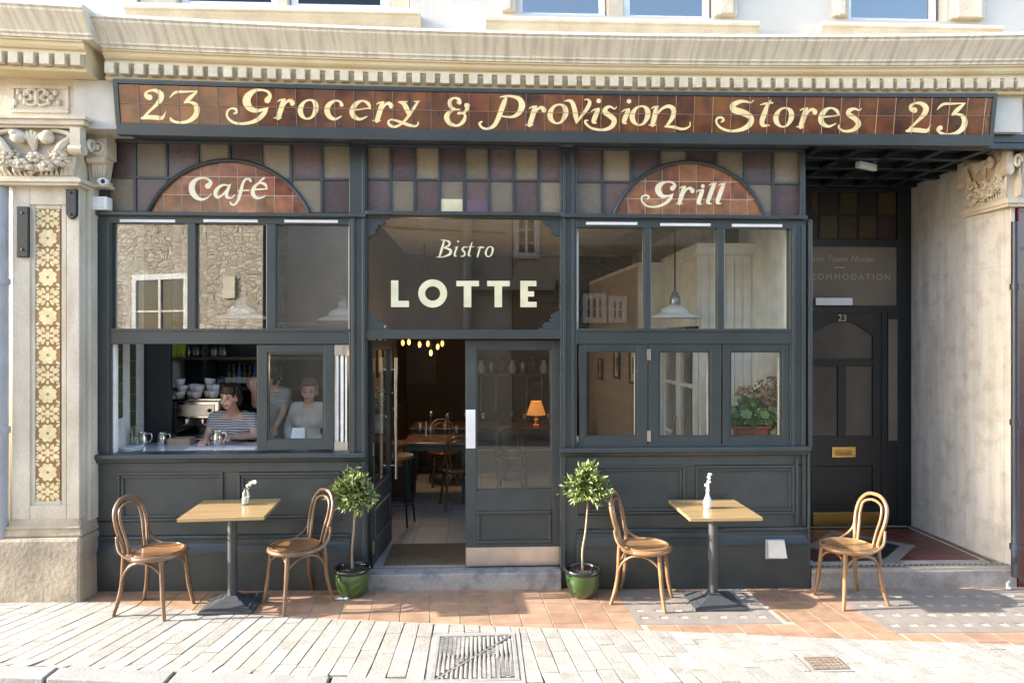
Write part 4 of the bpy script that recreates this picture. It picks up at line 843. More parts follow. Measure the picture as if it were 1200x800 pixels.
# ================================================================== DOUBLE DOORS AND STEP
STEP = mat("worn_blue_step_stone", (.32, .30, .28), .85, col2=(.17, .175, .20), scale=9, bump=.8, grain=.3, lo=.32, hi=.52)
zst = Z(668, .0)
mb = MB(); mb.box(X(430) + .01, X(658) - .005, -.075, .10, -.1, zst); struct(mb.build("door_step", STEP, bevel=.012))
def door(name, lab, loc, rz, wd, ht, m=PAINTB, handle=0):
    t = thing(name, lab, "door", loc, rz)           # local: hinge at x=0, leaf along +x, face at -y, z up
    st = .095
    def b(nm, x0, x1, z0, z1, y0=-.022, y1=.022, mm=m, bev=.004): return MB().box(x0, x1, y0, y1, z0, z1).build(nm, mm, t, bevel=bev)
    b("stile", 0, st, 0, ht); b("stile", wd - st + .015, wd, 0, ht)
    b("top_rail", st, wd - st + .015, ht - .075, ht, -.0215, .0215); b("lock_rail", st, wd - st + .015, ht * .245, ht * .335, -.0215, .0215); b("bottom_rail", st, wd - st + .015, 0, ht * .10, -.0215, .0215)
    b("panel", st, wd - st + .015, ht * .10, ht * .245, -.010, .010)
    mb = MB(); a, c, z0, z1 = st, wd - st + .015, ht * .10, ht * .245
    for q in ((a, c, z1 - .03, z1), (a, c, z0, z0 + .03), (a, a + .03, z0 + .03, z1 - .03), (c - .03, c, z0 + .03, z1 - .03)): mb.box(q[0], q[1], -.028, -.005, q[2], q[3])
    mb.build("panel_moulding", PAINT, t, bevel=.006)
    b("pane", st, wd - st + .015, ht * .335, ht - .075, -.003, .003, GLASS, 0)
    mb = MB(); z0, z1 = ht * .335, ht - .075
    for q in ((a, c, z1 - .012, z1), (a, c, z0, z0 + .012), (a, a + .012, z0, z1), (c - .012, c, z0, z1)): mb.box(q[0], q[1], -.016, .016, q[2], q[3])
    mb.build("glazing_bead", PAINT, t)
    return t
dz = zst + .012; DH = Z(398.5, .09) - dz; DW = X(656.5, .09) - X(545.5, .09)
d1 = door("glazed_door", "closed dark green glazed door leaf with steel kick plate", (X(545.5, .09), .09, dz), 0, DW, DH)
MB().box(.004, DW - .004, -.026, -.02, .005, .168).build("kick_plate", STEEL, d1); MB().box(.004, .088, -.027, -.02, 1.04, 1.38).build("push_plate", mat("white_enamel", (.72, .72, .74), .35), d1, bevel=.003)
d2 = door("glazed_door", "open dark green glazed door leaf swung inwards with tall pull handle", (X(433.5, .08), .085, dz), R(86), DW, DH)
mb = MB(); mb.tube([(DW - .05, -.07, .62), (DW - .05, -.07, 1.82)], .017, 10); mb.tube([(DW - .05, -.07, .75), (DW - .05, -.02, .75)], .01); mb.tube([(DW - .05, -.07, 1.7), (DW - .05, -.02, 1.7)], .01)
mb.build("pull_handle", STEEL, d2, smooth=True, auto=40)
for z in (.12, .98, 1.72): MB().box(-.012, .035, -.035, -.02, z, z + .11).build("hinge", STEEL, d2)
MB().box(-.03, .0, -.03, .03, 0, DH).build("hinge_edge", PAINTD, d2)
# ================================================================== PORCH
porch = thing("porch", "tiled entrance porch with dark coffered ceiling and glazed screen", "porch")
zf = .145; px0, px1 = X(947), xr
STEPP = mat("porch_step_stone", (.32, .295, .28), .85, col2=(.22, .19, .18), scale=7, bump=.8, grain=.3)
MB().box(px0 + .0, xr + .03, -.075, .05, -.15, zf - .03).build("step", STEPP, porch, bevel=.012)
MB().box(px0, xr + .02, -.07, PD + .1, zf - .035, zf - .006).build("floor_bed", GROUT, porch)
TRED = mat("dark_red_floor_tile", (.13, .04, .03), .35, col2=(.09, .03, .025), scale=8, rnd=.25)
TBLK = mat("black_floor_tile", (.02, .02, .02), .35); TCRM = mat("cream_floor_tile", (.55, .47, .33), .4); TGRY = mat("grey_floor_tile", (.22, .2, .18), .4)
qx0, qx1, qy0, qy1 = px0 + .12, xb - .03, .13, PD - .1
q = .155; nx_ = int((xr - .12 - qx0) / q) + 1; ny_ = int((qy1 - qy0) / q) + 1; ccx = X(1010, .55); ccy = .56
rm = mesh_of(MB().box(-q / 2 + .002, q / 2 - .002, -q / 2 + .002, q / 2 - .002, -.01, 0).build("t", TRED))
qd = .078; me_c = {m_.name: mesh_of(MB().slab([(0, -qd + .002), (qd - .002, 0), (0, qd - .002), (-qd + .002, 0)], -.01, .0015).build("t", m_)) for m_ in (TBLK, TCRM, TGRY)}
for i in range(nx_):
    for j in range(ny_ + 1):
        x, y = qx0 + (i + .5) * q, qy0 + (j + .5) * q
        wallx = xr - .05 - (xr - .05 - xb) * max(0, y - .45) / (PD - .45)
        if x + q / 2 > wallx - .09 or y > qy1 + .05: continue
        if abs(x - ccx) + abs(y - ccy) < .36: continue
        inst("floor_tile", rm, porch, (x, y, zf))
for i in range(-4, 5):                               # diamond medallion
    for j in range(-4, 5):
        x, y = ccx + (i - j) * qd, ccy + (i + j) * qd * 1.0
        r_ = max(abs(i), abs(j))
        if r_ > 3: continue
        inst("medallion_tile", me_c["grey_floor_tile" if r_ == 3 else ("black_floor_tile" if (i * j) % 2 == 0 else "cream_floor_tile")], porch, (x, y, zf))
mb = MB(); mb.slab([(ccx, ccy - .60), (ccx + .60, ccy), (ccx, ccy + .60), (ccx - .60, ccy)], zf - .012, zf - .002); mb.build("medallion_bed", TGRY, porch)
for k, (m_, o0, o1) in enumerate(((TGRY, 0, .03), (TBLK, .034, .07), (TCRM, .074, .085))):      # border bands
    mb = MB(); mb.box(px0 + .02, xr - .02, -.06 + o0, -.06 + o1, zf - .01, zf)
    y0, y1 = .45, PD - .02
    mb.slab([(xr - .06 - o1, 0.05), (xr - .06 - o0, .05), (xr - .06 - o0, .45), (xb - .01 - o0, y1), (xb - .01 - o1, y1), (xr - .06 - o1, .45)], zf - .01, zf)
    mb.box(px0 + .02, xb - .1, PD - .06 - o1, PD - .06 - o0, zf - .01, zf + .0); mb.build("border_tile", m_, porch)
mb = MB()
x = px0 + .03
while x < xr - .04: mb.slab([(x, -.022), (x + .025, -.022), (x + .04, -.004), (x + .015, -.004)], zf - .002, zf + .0015); x += .05
mb.build("rope_border", TCRM, porch)
# ceiling: dark boards with crossing ribs
zc_ = 3.83
MB().box(px0 - .1, xr + .3, -.24, PD + .2, zc_ + .03, zc_ + .1).build("ceiling_board", PAINTD, porch)
mb = MB()
for k in range(6): x = px0 + .02 + k * (xr - px0) / 5; mb.box(x - .035, x + .035, -.24, PD, zc_ - .03, zc_ + .031)
for k in range(5): y = -.2 + k * (PD + .15) / 4; mb.box(px0, xr, y - .035, y + .035, zc_ - .028, zc_ + .03)
mb.build("ceiling_rib", PAINTD, porch, bevel=.006)
t = thing("strip_light", "small white strip light fixed under the porch ceiling", "light", (X(1015, .25), .25, zc_ - .03), R(28))
MB().box(-.13, .13, -.03, .03, -.05, 0).build("body", mat("light_body", (.5, .5, .5), .4), t, bevel=.012); MB().box(-.145, .145, -.022, .022, -.062, -.045).build("diffuser", mat("milky", (.55, .55, .54), .3), t, bevel=.008)
# back screen
YB = PD
def pr(nm, x0, y0, x1, y1, d0=0.0, d1=.05, m=PAINTD, par=None, bev=.004): return rect(MB(), x0, y0, x1, y1, YB + d0, YB + d1).build(nm, m, par or porch, bevel=bev)
pr("screen_post", 1052, 215, 1068, 620); pr("screen_post", 925, 215, 952, 620, .0)
for y0, y1 in ((214, 225), (280, 289), (358, 367)): pr("screen_rail", 951, y0, 1053, y1, .002)
pr("screen_post", 1033.5, 366, 1040, 618, .001)
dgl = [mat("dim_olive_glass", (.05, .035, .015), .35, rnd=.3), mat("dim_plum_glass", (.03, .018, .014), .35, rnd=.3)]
xe = [938, 961, 984, 1007, 1029, 1051]
for i in range(5):
    for j, (a, b) in enumerate(((226, 251.5), (253.5, 280))): rect(MB(), xe[i] + 1.2, a, xe[i + 1] - 1.2, b, YB + .02, YB + .026).build("leaded_pane", dgl[(i + j) % 2], porch)
for x in xe[1:-1]: rect(MB(), x - 1.3, 225, x + 1.3, 281, YB + .01, YB + .03).build("glazing_bar", PAINTD, porch)
rect(MB(), 950, 251, 1052, 254, YB + .012, YB + .03).build("glazing_bar", PAINTD, porch)
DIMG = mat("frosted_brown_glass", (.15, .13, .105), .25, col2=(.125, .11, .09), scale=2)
pr("light_pane", 948, 289, 1051, 358, .02, .03, DIMG, None, 0)
pr("side_pane", 1041, 374, 1058, 520, .005, .012, DIMG, None, 0)
pr("side_panel", 1040, 520, 1053, 618, .012, .04)
pr("side_frame", 1040.5, 516, 1053, 523, .0); pr("side_frame", 1040.5, 366, 1053, 374, .0)
def text(body, size, place, m, par, shear=0.0, align='LEFT', spacing=1.0, ext=0.0):
    cu = bpy.data.curves.new("t", 'FONT'); cu.body = body; cu.size = size; cu.shear = shear; cu.align_x = align; cu.space_character = spacing; cu.extrude = ext; cu.resolution_u = 4
    o = bpy.data.objects.new("t", cu); C.objects.link(o); dg = bpy.context.evaluated_depsgraph_get(); me = bpy.data.meshes.new_from_object(o.evaluated_get(dg))
    bpy.data.objects.remove(o); me.materials.clear(); me.materials.append(m)
    q_ = bpy.data.objects.new("lettering", me); C.objects.link(q_); q_.location = place; q_.rotation_euler = (R(90), 0, 0)
    if par: q_.parent = par
    return q_
GOLD = mat("dull_gold_lettering", (.42, .34, .20), .5)
Yt = YB + .017
p = W(1024, 307, Yt); text("Frome Town House", .10, (p[0], Yt, p[2]), GOLD, porch, .3, 'RIGHT')
p = W(1044, 328, Yt); text("ACCOMMODATION", .094, (p[0], Yt, p[2]), GOLD, porch, 0, 'RIGHT', 1.36)
rect(MB(), 978, 312.6, 990, 314.2, Yt - .001, Yt + .0015).build("lettering_rule", GOLD, porch)
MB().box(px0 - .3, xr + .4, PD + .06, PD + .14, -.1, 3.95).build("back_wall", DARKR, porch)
o = tag(rect(MB(), 956, 349, 999, 357.5, YB - .02, YB - .012).build("paper_notice", mat("white_paper", (.75, .75, .78), .7)), "blank white paper notice on the ledge above the house door", "notice")
# house door
hd = thing("house_door", "black green panelled house door with brass letter plate and number", "door", (X(941, YB), YB, zf))
def hr(nm, x0, y0, x1, y1, d0, d1, m=PAINTD, bev=.004):
    o = rect(MB(), x0, y0, x1, y1, YB + d0, YB + d1)
    o.v = [(a - X(941, YB), b - YB, c - zf) for a, b, c in o.v]; return o.build(nm, m, hd, bevel=bev)
hr("stile", 941, 367, 951, 617, .0, .045); hr("stile", 1023, 367, 1033, 617, .0, .045); hr("muntin", 982, 429, 991, 511, .0015, .045)
hr("rail", 951, 420, 1023, 429, .001, .045); hr("rail", 951, 511, 1023, 546, .001, .045); hr("bottom_rail", 951, 592, 1023, 617, .001, .045)
hr("pane", 951, 429, 982, 511, .02, .026, mat("dim_door_glass", (.07, .065, .055), .2), 0); hr("pane", 991, 429, 1023, 511, .02, .026, MATS["dim_door_glass"], 0); hr("pane", 951, 375, 1023, 420, .02, .026, MATS["dim_door_glass"], 0)
hr("panel", 951, 546, 1023, 592, .02, .04)
mb = MB(); ax = X(941, YB)
poly = [W(951, 367, YB), W(1023, 367, YB)]; ar = [W(1023 - 72 * k / 14, 392 - 15 * math.sin(math.pi * k / 14), YB) for k in range(15)]
arcp = [(p[0] - ax, p[2] - zf) for p in [W(951, 367, YB)] + [W(951 + 72 * k / 14, 393 - 17 * math.sin(math.pi * k / 14), YB) for k in range(15)] + [W(1023, 367, YB)]]
mb.prism(arcp, .0005, .045); mb.build("arched_head", PAINTD, hd)
hr("kick_plate", 953, 600, 1031, 616, -.006, -.001, BRASS); hr("letter_plate", 975, 523.5, 1003, 536, -.012, -.001, BRASS); hr("letter_flap", 979, 527, 999, 533.5, -.016, -.010, mat("brass_dark", (.45, .30, .1), .35, 1.0))
p = W(987, 376, YB); n_ = text("23", .10, (p[0] - ax, -.004, p[2] - zf), mat("steel_numerals", (.5, .5, .5), .3, 1.0), hd, 0, 'CENTER', 1, .002); n_.name = "door_number"
p = W(989, 532.3, YB); n_ = text("LETTERS", .036, (p[0] - ax, -.0165, p[2] - zf), MATS["dark_door_paint"], hd, 0, 'CENTER'); 
# wall fittings
t = thing("air_vent", "square white vent cover on the plinth near the right end of the shopfront", "vent", (X(908, -.08), -.075, Z(643, -.08, 908)))
MB().box(-.085, .085, -.012, 0, -.085, .085).build("backplate", mat("grey_vent", (.45, .44, .42), .5), t, bevel=.004)
MB().hexa([(-.06, -.02, -.075), (.092, -.05, -.07), (.092, -.012, -.07), (-.06, -.012, -.075), (-.065, -.02, .078), (.07, -.045, .078), (.07, -.012, .078), (-.065, -.012, .078)]).build("flap", WHITE, t, bevel=.003)
t = thing("security_camera", "small white dome security camera at the corner of the pilaster capital", "camera", (X(121, -.12), -.12, Z(213, -.12, 121)))
MB().ball((0, 0, 0), (.045, .05, .035), 14, 8).build("housing", WHITE, t, smooth=True); MB().ball((.018, -.04, -.005), (.018, .014, .018), 10, 6).build("lens", BLACKM, t, smooth=True); MB().tube([(-.02, .02, 0), (-.05, .1, .01)], .02).build("arm", WHITE, t, smooth=True)
t = thing("alarm_box", "plain white alarm box under the security camera", "box", (X(116, -.1), -.06, Z(238, -.1, 116)))
MB().box(-.065, .065, -.05, .05, -.055, .055).build("cover", WHITE, t, bevel=.006); MB().box(-.05, .05, -.055, -.048, -.045, .045).build("front_plate", mat("off_white", (.68, .68, .66), .5), t, bevel=.002)
# ================================================================== FURNITURE ON THE PAVEMENT
WOODC = mat("bentwood_walnut", (.20, .11, .055), .3, col2=(.11, .056, .027), scale=5, stretch=(1, 1, 1), coat=.5, bump=.08, bscale=90)
WOODS = mat("bentwood_seat", (0.289, 0.145, 0.0595), .28, col2=(0.204, 0.0978, 0.0382), scale=4, stretch=(1, 9, 1), coat=.5)
HONEY = mat("worn_honey_bentwood", (.27, .15, .068), .33, col2=(.16, .085, .038), scale=7, coat=.35, bump=.08, bscale=90)
def make_chair():
    t = bpy.data.objects.new("bentwood_chair", None); C.objects.link(t)
    zs = .46
    mb = MB(); mb.lathe([(.0, -.006), (.10, -.005), (.16, -.001), (.185, .004), (.19, .012), (.19, -.012), (.0, -.012)], (0, 0, zs + .004), 28); mb.build("seat", WOODS, t, smooth=True, auto=50)
    mb = MB(); mb.tube([(.202 * math.cos(a * math.pi / 16), .202 * math.sin(a * math.pi / 16), zs - .008) for a in range(32)], .021, 8, True); mb.build("seat_rim", WOODC, t, smooth=True)
    for s_ in (-1, 1):
        mb = MB(); mb.tube(cr([(.135, s_ * .135, zs - .01), (.15, s_ * .148, .30), (.165, s_ * .16, .14), (.19, s_ * .178, 0)], 4), [.0185] * 5 + [.0175] * 4 + [.0155, .015, .0145, .014], 8); mb.build("leg", WOODC, t, smooth=True, auto=60)
        mb = MB(); mb.tube(cr([(-.185, s_ * .13, zs + .04), (-.19, s_ * .135, .40), (-.195, s_ * .142, .25), (-.215, s_ * .155, .12), (-.25, s_ * .17, 0)], 4), [.0165] * 13 + [.0155, .015, .014, .0135], 8); mb.build("leg", WOODC, t, smooth=True, auto=60)
        mb = MB(); mb.tube(cr([(-.06, s_ * .202, zs - .005), (-.11, s_ * .205, zs + .005), (-.17, s_ * .198, zs + .04), (-.205, s_ * .18, zs + .09), (-.218, s_ * .17, zs + .15)], 4), .0115, 7); mb.build("hip_brace", WOODC, t, smooth=True)
        mb = MB(); mb.tube(cr([(-.20, s_ * .146, .24), (-.16, s_ * .152, .34), (-.08, s_ * .16, .405), (.02, s_ * .165, .415), (.09, s_ * .158, .385), (.145, s_ * .148, .33)], 4), .010, 7); mb.build("bow_brace", WOODC, t, smooth=True)
    mb = MB(); mb.tube(cr([(.15, -.146, .33), (.13, -.09, .385), (.12, 0, .41), (.13, .09, .385), (.15, .146, .33)], 4), .010, 7); mb.build("bow_brace", WOODC, t, smooth=True)
    mb = MB(); mb.tube(cr([(-.19, -.14, .31), (-.165, -.08, .38), (-.155, 0, .405), (-.165, .08, .38), (-.19, .14, .31)], 4), .010, 7); mb.build("bow_brace", WOODC, t, smooth=True)
    # tall outer hoop of the back, continuous with the rear legs
    half = [(-.185, .13, zs + .03), (-.20, .148, zs + .12), (-.225, .165, zs + .22), (-.248, .158, zs + .31), (-.262, .125, zs + .365), (-.27, .07, zs + .405)]
    pts = half + [(-.272, 0, zs + .415)] + [(a, -b, c) for a, b, c in half[::-1]]
    mb = MB(); mb.tube(cr(pts, 4), .0155, 9); mb.build("backrest", WOODC, t, smooth=True)
    half = [(-.172, .085, zs), (-.197, .098, zs + .12), (-.224, .115, zs + .23), (-.245, .106, zs + .32), (-.256, .06, zs + .355)]
    pts = half + [(-.259, 0, zs + .366)] + [(a, -b, c) for a, b, c in half[::-1]]
    mb = MB(); mb.tube(cr(pts, 4), .0115, 8); mb.build("inner_hoop", WOODC, t, smooth=True)
    return t
chair0 = make_chair()
CH = [((137.4, 726.5), (164, 709), (197, 731), (222.5, 713), "bentwood chair at the left table nearest the stone pilaster, its back to it"),
      ((391, 705.6), (362, 693), (342, 719), (313, 708), "bentwood chair at the left table beside the potted tree"),
      ((713.6, 698.5), (724, 687), (772, 707.5), (783, 694), "bentwood chair at the right table, close to the potted tree"),
      ((1030, 700), (1000, 686), (984, 706), (952.5, 690), "paler bentwood chair standing alone before the porch step")]
for i, (ra, rb, fa, fb, lab) in enumerate(CH):
    A, B, D_, E_ = [Vector(G(*p)[:2]) for p in (ra, rb, fa, fb)]
    rear, fr = (A + B) / 2, (D_ + E_) / 2; d = fr - rear; ctr = (rear + fr) / 2
    o = chair0 if i == 0 else copy_tree(chair0)
    ang = math.atan2(d.y, d.x); ca = ctr + d.normalized() * .03
    yy = min(ca.y, -.36)
    o.location = (ca.x, yy, gz(ca.x) + .001); o.rotation_euler = (0, 0, ang)
    tag(o, lab, "chair", "bentwood chairs on the pavement")
    if i >= 2:                                      # the right-hand pair is worn paler
        for ch in o.children:
            for sl_ in ch.material_slots: sl_.link = 'OBJECT'; sl_.material = HONEY
TIRON = mat("grey_table_iron", (.045, .047, .05), .55, bump=.3, bscale=60)
OAKT = mat("oak_table_top", (.40, .27, .125), .25, col2=(.32, .205, .09), scale=3, stretch=(.6, 7, 1), coat=.5)
for cx_, cy_, w_, d_, rz, lab, p_, pl in ((-2.0, -.385, .635, .60, R(4), "square oak topped cafe table on the left with a milk bottle vase", 0, (268, 704)), (1.91, -.375, .58, .62, 0, "square oak topped cafe table on the right with a slim flower vase", 0, (832, 700))):
    h = .775; t = thing("cafe_table", lab, "table", (cx_, cy_, gz(cx_) + .001), rz, "cafe tables on the pavement")
    MB().box(-w_ / 2, w_ / 2, -d_ / 2, d_ / 2, h - .028, h).build("table_top", OAKT, t, bevel=.003)
    MB().tube([(0, 0, .05), (0, 0, h - .028)], .036, 16).build("column", TIRON, t, smooth=True, auto=40)
    mb = MB(); prof = [(.205, 0), (.205, .016), (.185, .022), (.165, .030), (.15, .032), (.09, .056), (.075, .058), (.04, .085)]
    k = len(prof); vs_ = [(sx_ * r_, sy_ * r_, z) for r_, z in prof for sx_, sy_ in ((-1, -1), (1, -1), (1, 1), (-1, 1))]
    mb.add(vs_, [(i * 4 + j, i * 4 + (j + 1) % 4, (i + 1) * 4 + (j + 1) % 4, (i + 1) * 4 + j) for i in range(k - 1) for j in range(4)] + [(3, 2, 1, 0), tuple((k - 1) * 4 + j for j in range(4))])
    mb.build("base", TIRON, t)
    MB().box(-.16, .16, -.16, .16, h - .05, h - .029).build("top_bracket", TIRON, t)
PETAL = mat("white_petal", (.8, .79, .74), .6, sub=0); STEMG = mat("green_stem", (.10, .17, .04), .5)
BOTG = glass("bottle_glass", .10, (.93, .95, .93))
WATER = mat("cloudy_water", (.55, .60, .55), .1)
def vase(lab, p, slim, grp):
    t = thing("flower_vase", lab, "vase", p, 0, grp); rr = random.Random(5 + slim)
    prof = [(.030, 0), (.034, .006), (.034, .07), (.030, .09), (.020, .115), (.018, .125), (.021, .135), (.017, .135), (.015, .12), (.027, .09), (.030, .01), (0, .008)] if not slim else [(.026, 0), (.036, .02), (.038, .045), (.028, .075), (.015, .105), (.012, .13), (.016, .142), (.012, .142), (.010, .125), (.03, .04), (0, .01)]
    MB().lathe(prof, (0, 0, .001), 16).build("bottle", BOTG if not slim else mat("milky_glass", (.62, .64, .62), .12), t, smooth=True, auto=60)
    if not slim: MB().lathe([(.0, .012), (.029, .012), (.029, .06), (0, .06)], (0, 0, 0), 14).build("water", WATER, t, smooth=True, auto=50)
    ctr = [(.02, 0, .15), (.035, 0, .168), (.055, .005, .178), (.072, 0, .182)] if not slim else [(.0, 0, .15), (.004, -.006, .172), (-.006, .004, .19), (.008, 0, .215), (.014, .004, .25), (.018, 0, .28)]
    mb = MB(); mb.tube([(0, 0, .03), (.006, 0, .11), ctr[-1]], .002, 5); mb.build("stem", STEMG, t)
    for c in ctr:
        mb = MB()
        for k in range(9):
            a = rr.uniform(0, 6.3); e = rr.uniform(-.6, 1.1); d = Vector((math.cos(a) * math.cos(e), math.sin(a) * math.cos(e), math.sin(e))); s_ = rr.uniform(.010, .017)
            mb.ball(Vector(c) + d * s_ * .8, (s_ * .7, s_ * .7, s_ * .4), 6, 4, d.to_track_quat('Z', 'Y').to_matrix())
        mb.build("blossom", PETAL, t, smooth=True)
p = G(289.5, 594, .777); vase("milk bottle vase with white blossom sprig on the left table", (p[0], p[1] - .03, .777 + gz(p[0])), 0, None)
p = G(828, 592, .777); vase("bulbous bud vase with tall white flowers on the right table", (p[0], p[1] - .03, .777 + gz(p[0])), 1, None)
# potted bay trees
POTG = mat("green_glazed_pot", (.045, .095, .018), .1, col2=(.014, .038, .008), scale=6, coat=.8, stretch=(1, 1, .4))
POTR = mat("dark_rim_glaze", (.012, .016, .014), .15, coat=.6); SOIL = mat("bark_soil", (.05, .035, .025), .95, col2=(.02, .014, .01), scale=30, bump=1, bscale=40)
LEAF = mat("bay_leaf", (0.15, 0.203, 0.0525), .36, col2=(0.0975, 0.143, 0.0338), scale=15, coat=.25, rnd=0); LEAF2 = mat("young_bay_leaf", (0.3, 0.323, 0.12), .4, col2=(0.225, 0.262, 0.0825), scale=15)
BARK = mat("pale_bay_bark", (.36, .27, .17), .8, col2=(.25, .18, .11), scale=20)
def bay(lab, p, h, seed, lean, rc):
    rr = random.Random(seed); t = thing("bay_tree", lab, "potted tree", p, 0, "potted bay trees by the door")
    MB().lathe([(.085, 0), (.098, .005), (.125, .06), (.14, .115), (.145, .165), (.142, .20)], (0, 0, 0), 28).build("pot", POTG, t, smooth=True, auto=60)
    MB().lathe([(.142, .195), (.15, .20), (.156, .213), (.156, .23), (.148, .235), (.138, .23), (.135, .205), (0, .203)], (0, 0, 0), 28).build("pot_rim", POTR, t, smooth=True, auto=60)
    mb = MB(); mb.lathe([(.136, .20), (.08, .21), (0, .217)], (0, 0, 0), 20)
    for k in range(60):
        a, r_ = rr.uniform(0, 6.3), .12 * math.sqrt(rr.random()); s_ = rr.uniform(.006, .016); mb.ball((r_ * math.cos(a), r_ * math.sin(a), .213), (s_ * 1.6, s_, s_ * .6), 5, 3, Matrix.Rotation(rr.uniform(0, 3), 3, 'Z'))
    mb.build("soil", SOIL, t)
    top = Vector((lean, 0, h - .14)); mb = MB(); mb.tube(cr([(0, 0, .205), (lean * .1 - .005, 0, .38), (lean * .5 + .002, 0, .54), tuple(top)], 4), [.011, .011, .0105, .0105, .010, .010, .0095, .0095, .009, .009, .0085, .0085, .008], 7)
    cc = Vector((lean, 0, h)); lf = MB()
    def leaf(o_, d, ln, wd, mi):
        d = d.normalized(); s_ = d.cross(Vector((rr.uniform(-1, 1), rr.uniform(-1, 1), rr.uniform(-1, 1)))).normalized(); n_ = d.cross(s_)
        a = o_; b = o_ + d * ln * .5 + n_ * ln * .06; c = o_ + d * ln
        lf.cur = mi; lf.add([a, o_ + d * ln * .3 + s_ * wd * .42 + n_ * .004, b + s_ * wd * .5 + n_ * .006, o_ + d * ln * .78 + s_ * wd * .3 + n_ * .003, c, o_ + d * ln * .78 - s_ * wd * .3 + n_ * .003, b - s_ * wd * .5 + n_ * .006, o_ + d * ln * .3 - s_ * wd * .42 + n_ * .004, b], [(0, 1, 8), (1, 2, 8), (2, 3, 8), (3, 4, 8), (4, 5, 8), (5, 6, 8), (6, 7, 8), (7, 0, 8)])
    for i in range(270):
        a, e = rr.uniform(0, 6.3), rr.uniform(-1.0, 1.5); d = Vector((math.cos(a) * math.cos(e), math.sin(a) * math.cos(e), math.sin(e)))
        L1 = rc * rr.uniform(.45, 1.0) * (1 + .16 * math.sin(a * 3 + seed) + .14 * math.sin(e * 4 + seed * 2)); tip = cc + Vector((d.x, d.y, d.z * .92)) * L1
        if i < 34: mb.tube([top + (cc - top) * rr.uniform(0, .5), (cc + tip) / 2, tip], [.0045, .003, .0018], 5)
        for k in range(9):
            f = rr.uniform(.35, 1.0); o_ = cc + (tip - cc) * f; dd = d + Vector((rr.uniform(-.9, .9), rr.uniform(-.9, .9), rr.uniform(-.7, .9)))
            leaf(o_, dd, rr.uniform(.034, .066), rr.uniform(.013, .022), 1 if (f > .8 and rr.random() < .5) else 0)
    mb.build("trunk", BARK, t, smooth=True); o = lf.build("crown", [LEAF, LEAF2], t, fix=False); return t
p = G(416.5, 692); bay("bay tree in green glazed pot left of the doorway", (p[0], p[1] - .14, gz(p[0]) + .001), .845, 11, .02, .20)
p = G(680, 690); bay("bay tree in green glazed pot right of the doorway", (p[0], p[1] - .14, gz(p[0]) + .001), .915, 23, .045, .195)
tag(MB().ball((0, 0, .012), (.035, .012, .010), 8, 5).ball((.045, .01, .01), (.018, .015, .01), 8, 5).tube([(-.07, -.01, .004), (-.03, 0, .01)], .006).build("crumpled_tissue", WHITE, loc=(G(399, 706)[0], G(399, 706)[1], gz(-1.2)), smooth=True), "crumpled white tissue on the tiles beside the left pot", "litter")
tag(MB().ball((0, 0, .012), (.04, .02, .012), 8, 5).tube([(-.04, 0, .012), (-.07, .01, .006)], .004).build("dry_leaf", mat("dry_leaf", (.35, .2, .1), .7), loc=(G(788, 690)[0], G(788, 690)[1] - .03, gz(1.5)), smooth=True), "curled dry leaf on the slab beside the right table", "leaf")
# ================================================================== INSIDE
FZ = .15
PLASD = mat("dark_brown_wall", (.06, .045, .035), .7); PLASC = mat("cream_ceiling", (.68, .65, .58), .8); BARD = mat("near_black_bar_paint", (.02, .024, .027), .5)
CORR = mat("warm_brown_boards", (.085, .06, .042), .6, col2=(.065, .046, .032), scale=6); WBOARD = mat("white_boarding", (.80, .78, .73), .55)
TERZ = mat("terrazzo_tile", (.40, .38, .35), .35, col2=(.27, .255, .235), scale=60, rnd=.1, detail=2)
XI0, XI1, YI = -3.36, 2.80, 6.6
def S(name, m, *b): return struct(MB().box(*b).build(name, m))
fl = struct(MB().box(XI0, XI1, .1, YI, FZ - .05, FZ - .004).build("interior_floor", mat("floor_grout", (.2, .19, .17), .8)))
q = .33; tmx = mesh_of(MB().box(-q / 2 + .003, q / 2 - .003, -q / 2 + .003, q / 2 - .003, -.004, .0).build("t", TERZ))
for i in range(8):
    for j in range(13): inst("floor_tile", tmx, fl, (-1.18 + i * q, .28 + j * q, FZ))
S("interior_ceiling", PLASC, XI0, XI1, .1, YI, 3.72, 3.8); S("interior_left_wall", WBOARD, XI0 - .1, XI0, .06, YI, FZ, 3.8); S("interior_right_wall", WBOARD, XI1 - .02, XI1 + .04, .06, YI, FZ, 3.8)
S("interior_back_wall", PLASD, XI0, XI1, YI, YI + .1, FZ, 3.8); S("bar_back_wall", BARD, XI0, -1.38, 1.98, 2.06, FZ, 3.72); S("corridor_left_wall", CORR, -1.46, -1.38, 2.06, YI, FZ, 3.72)
S("floor_void", DARKR, XI0, XI1, .1, .12, -.1, FZ - .05)
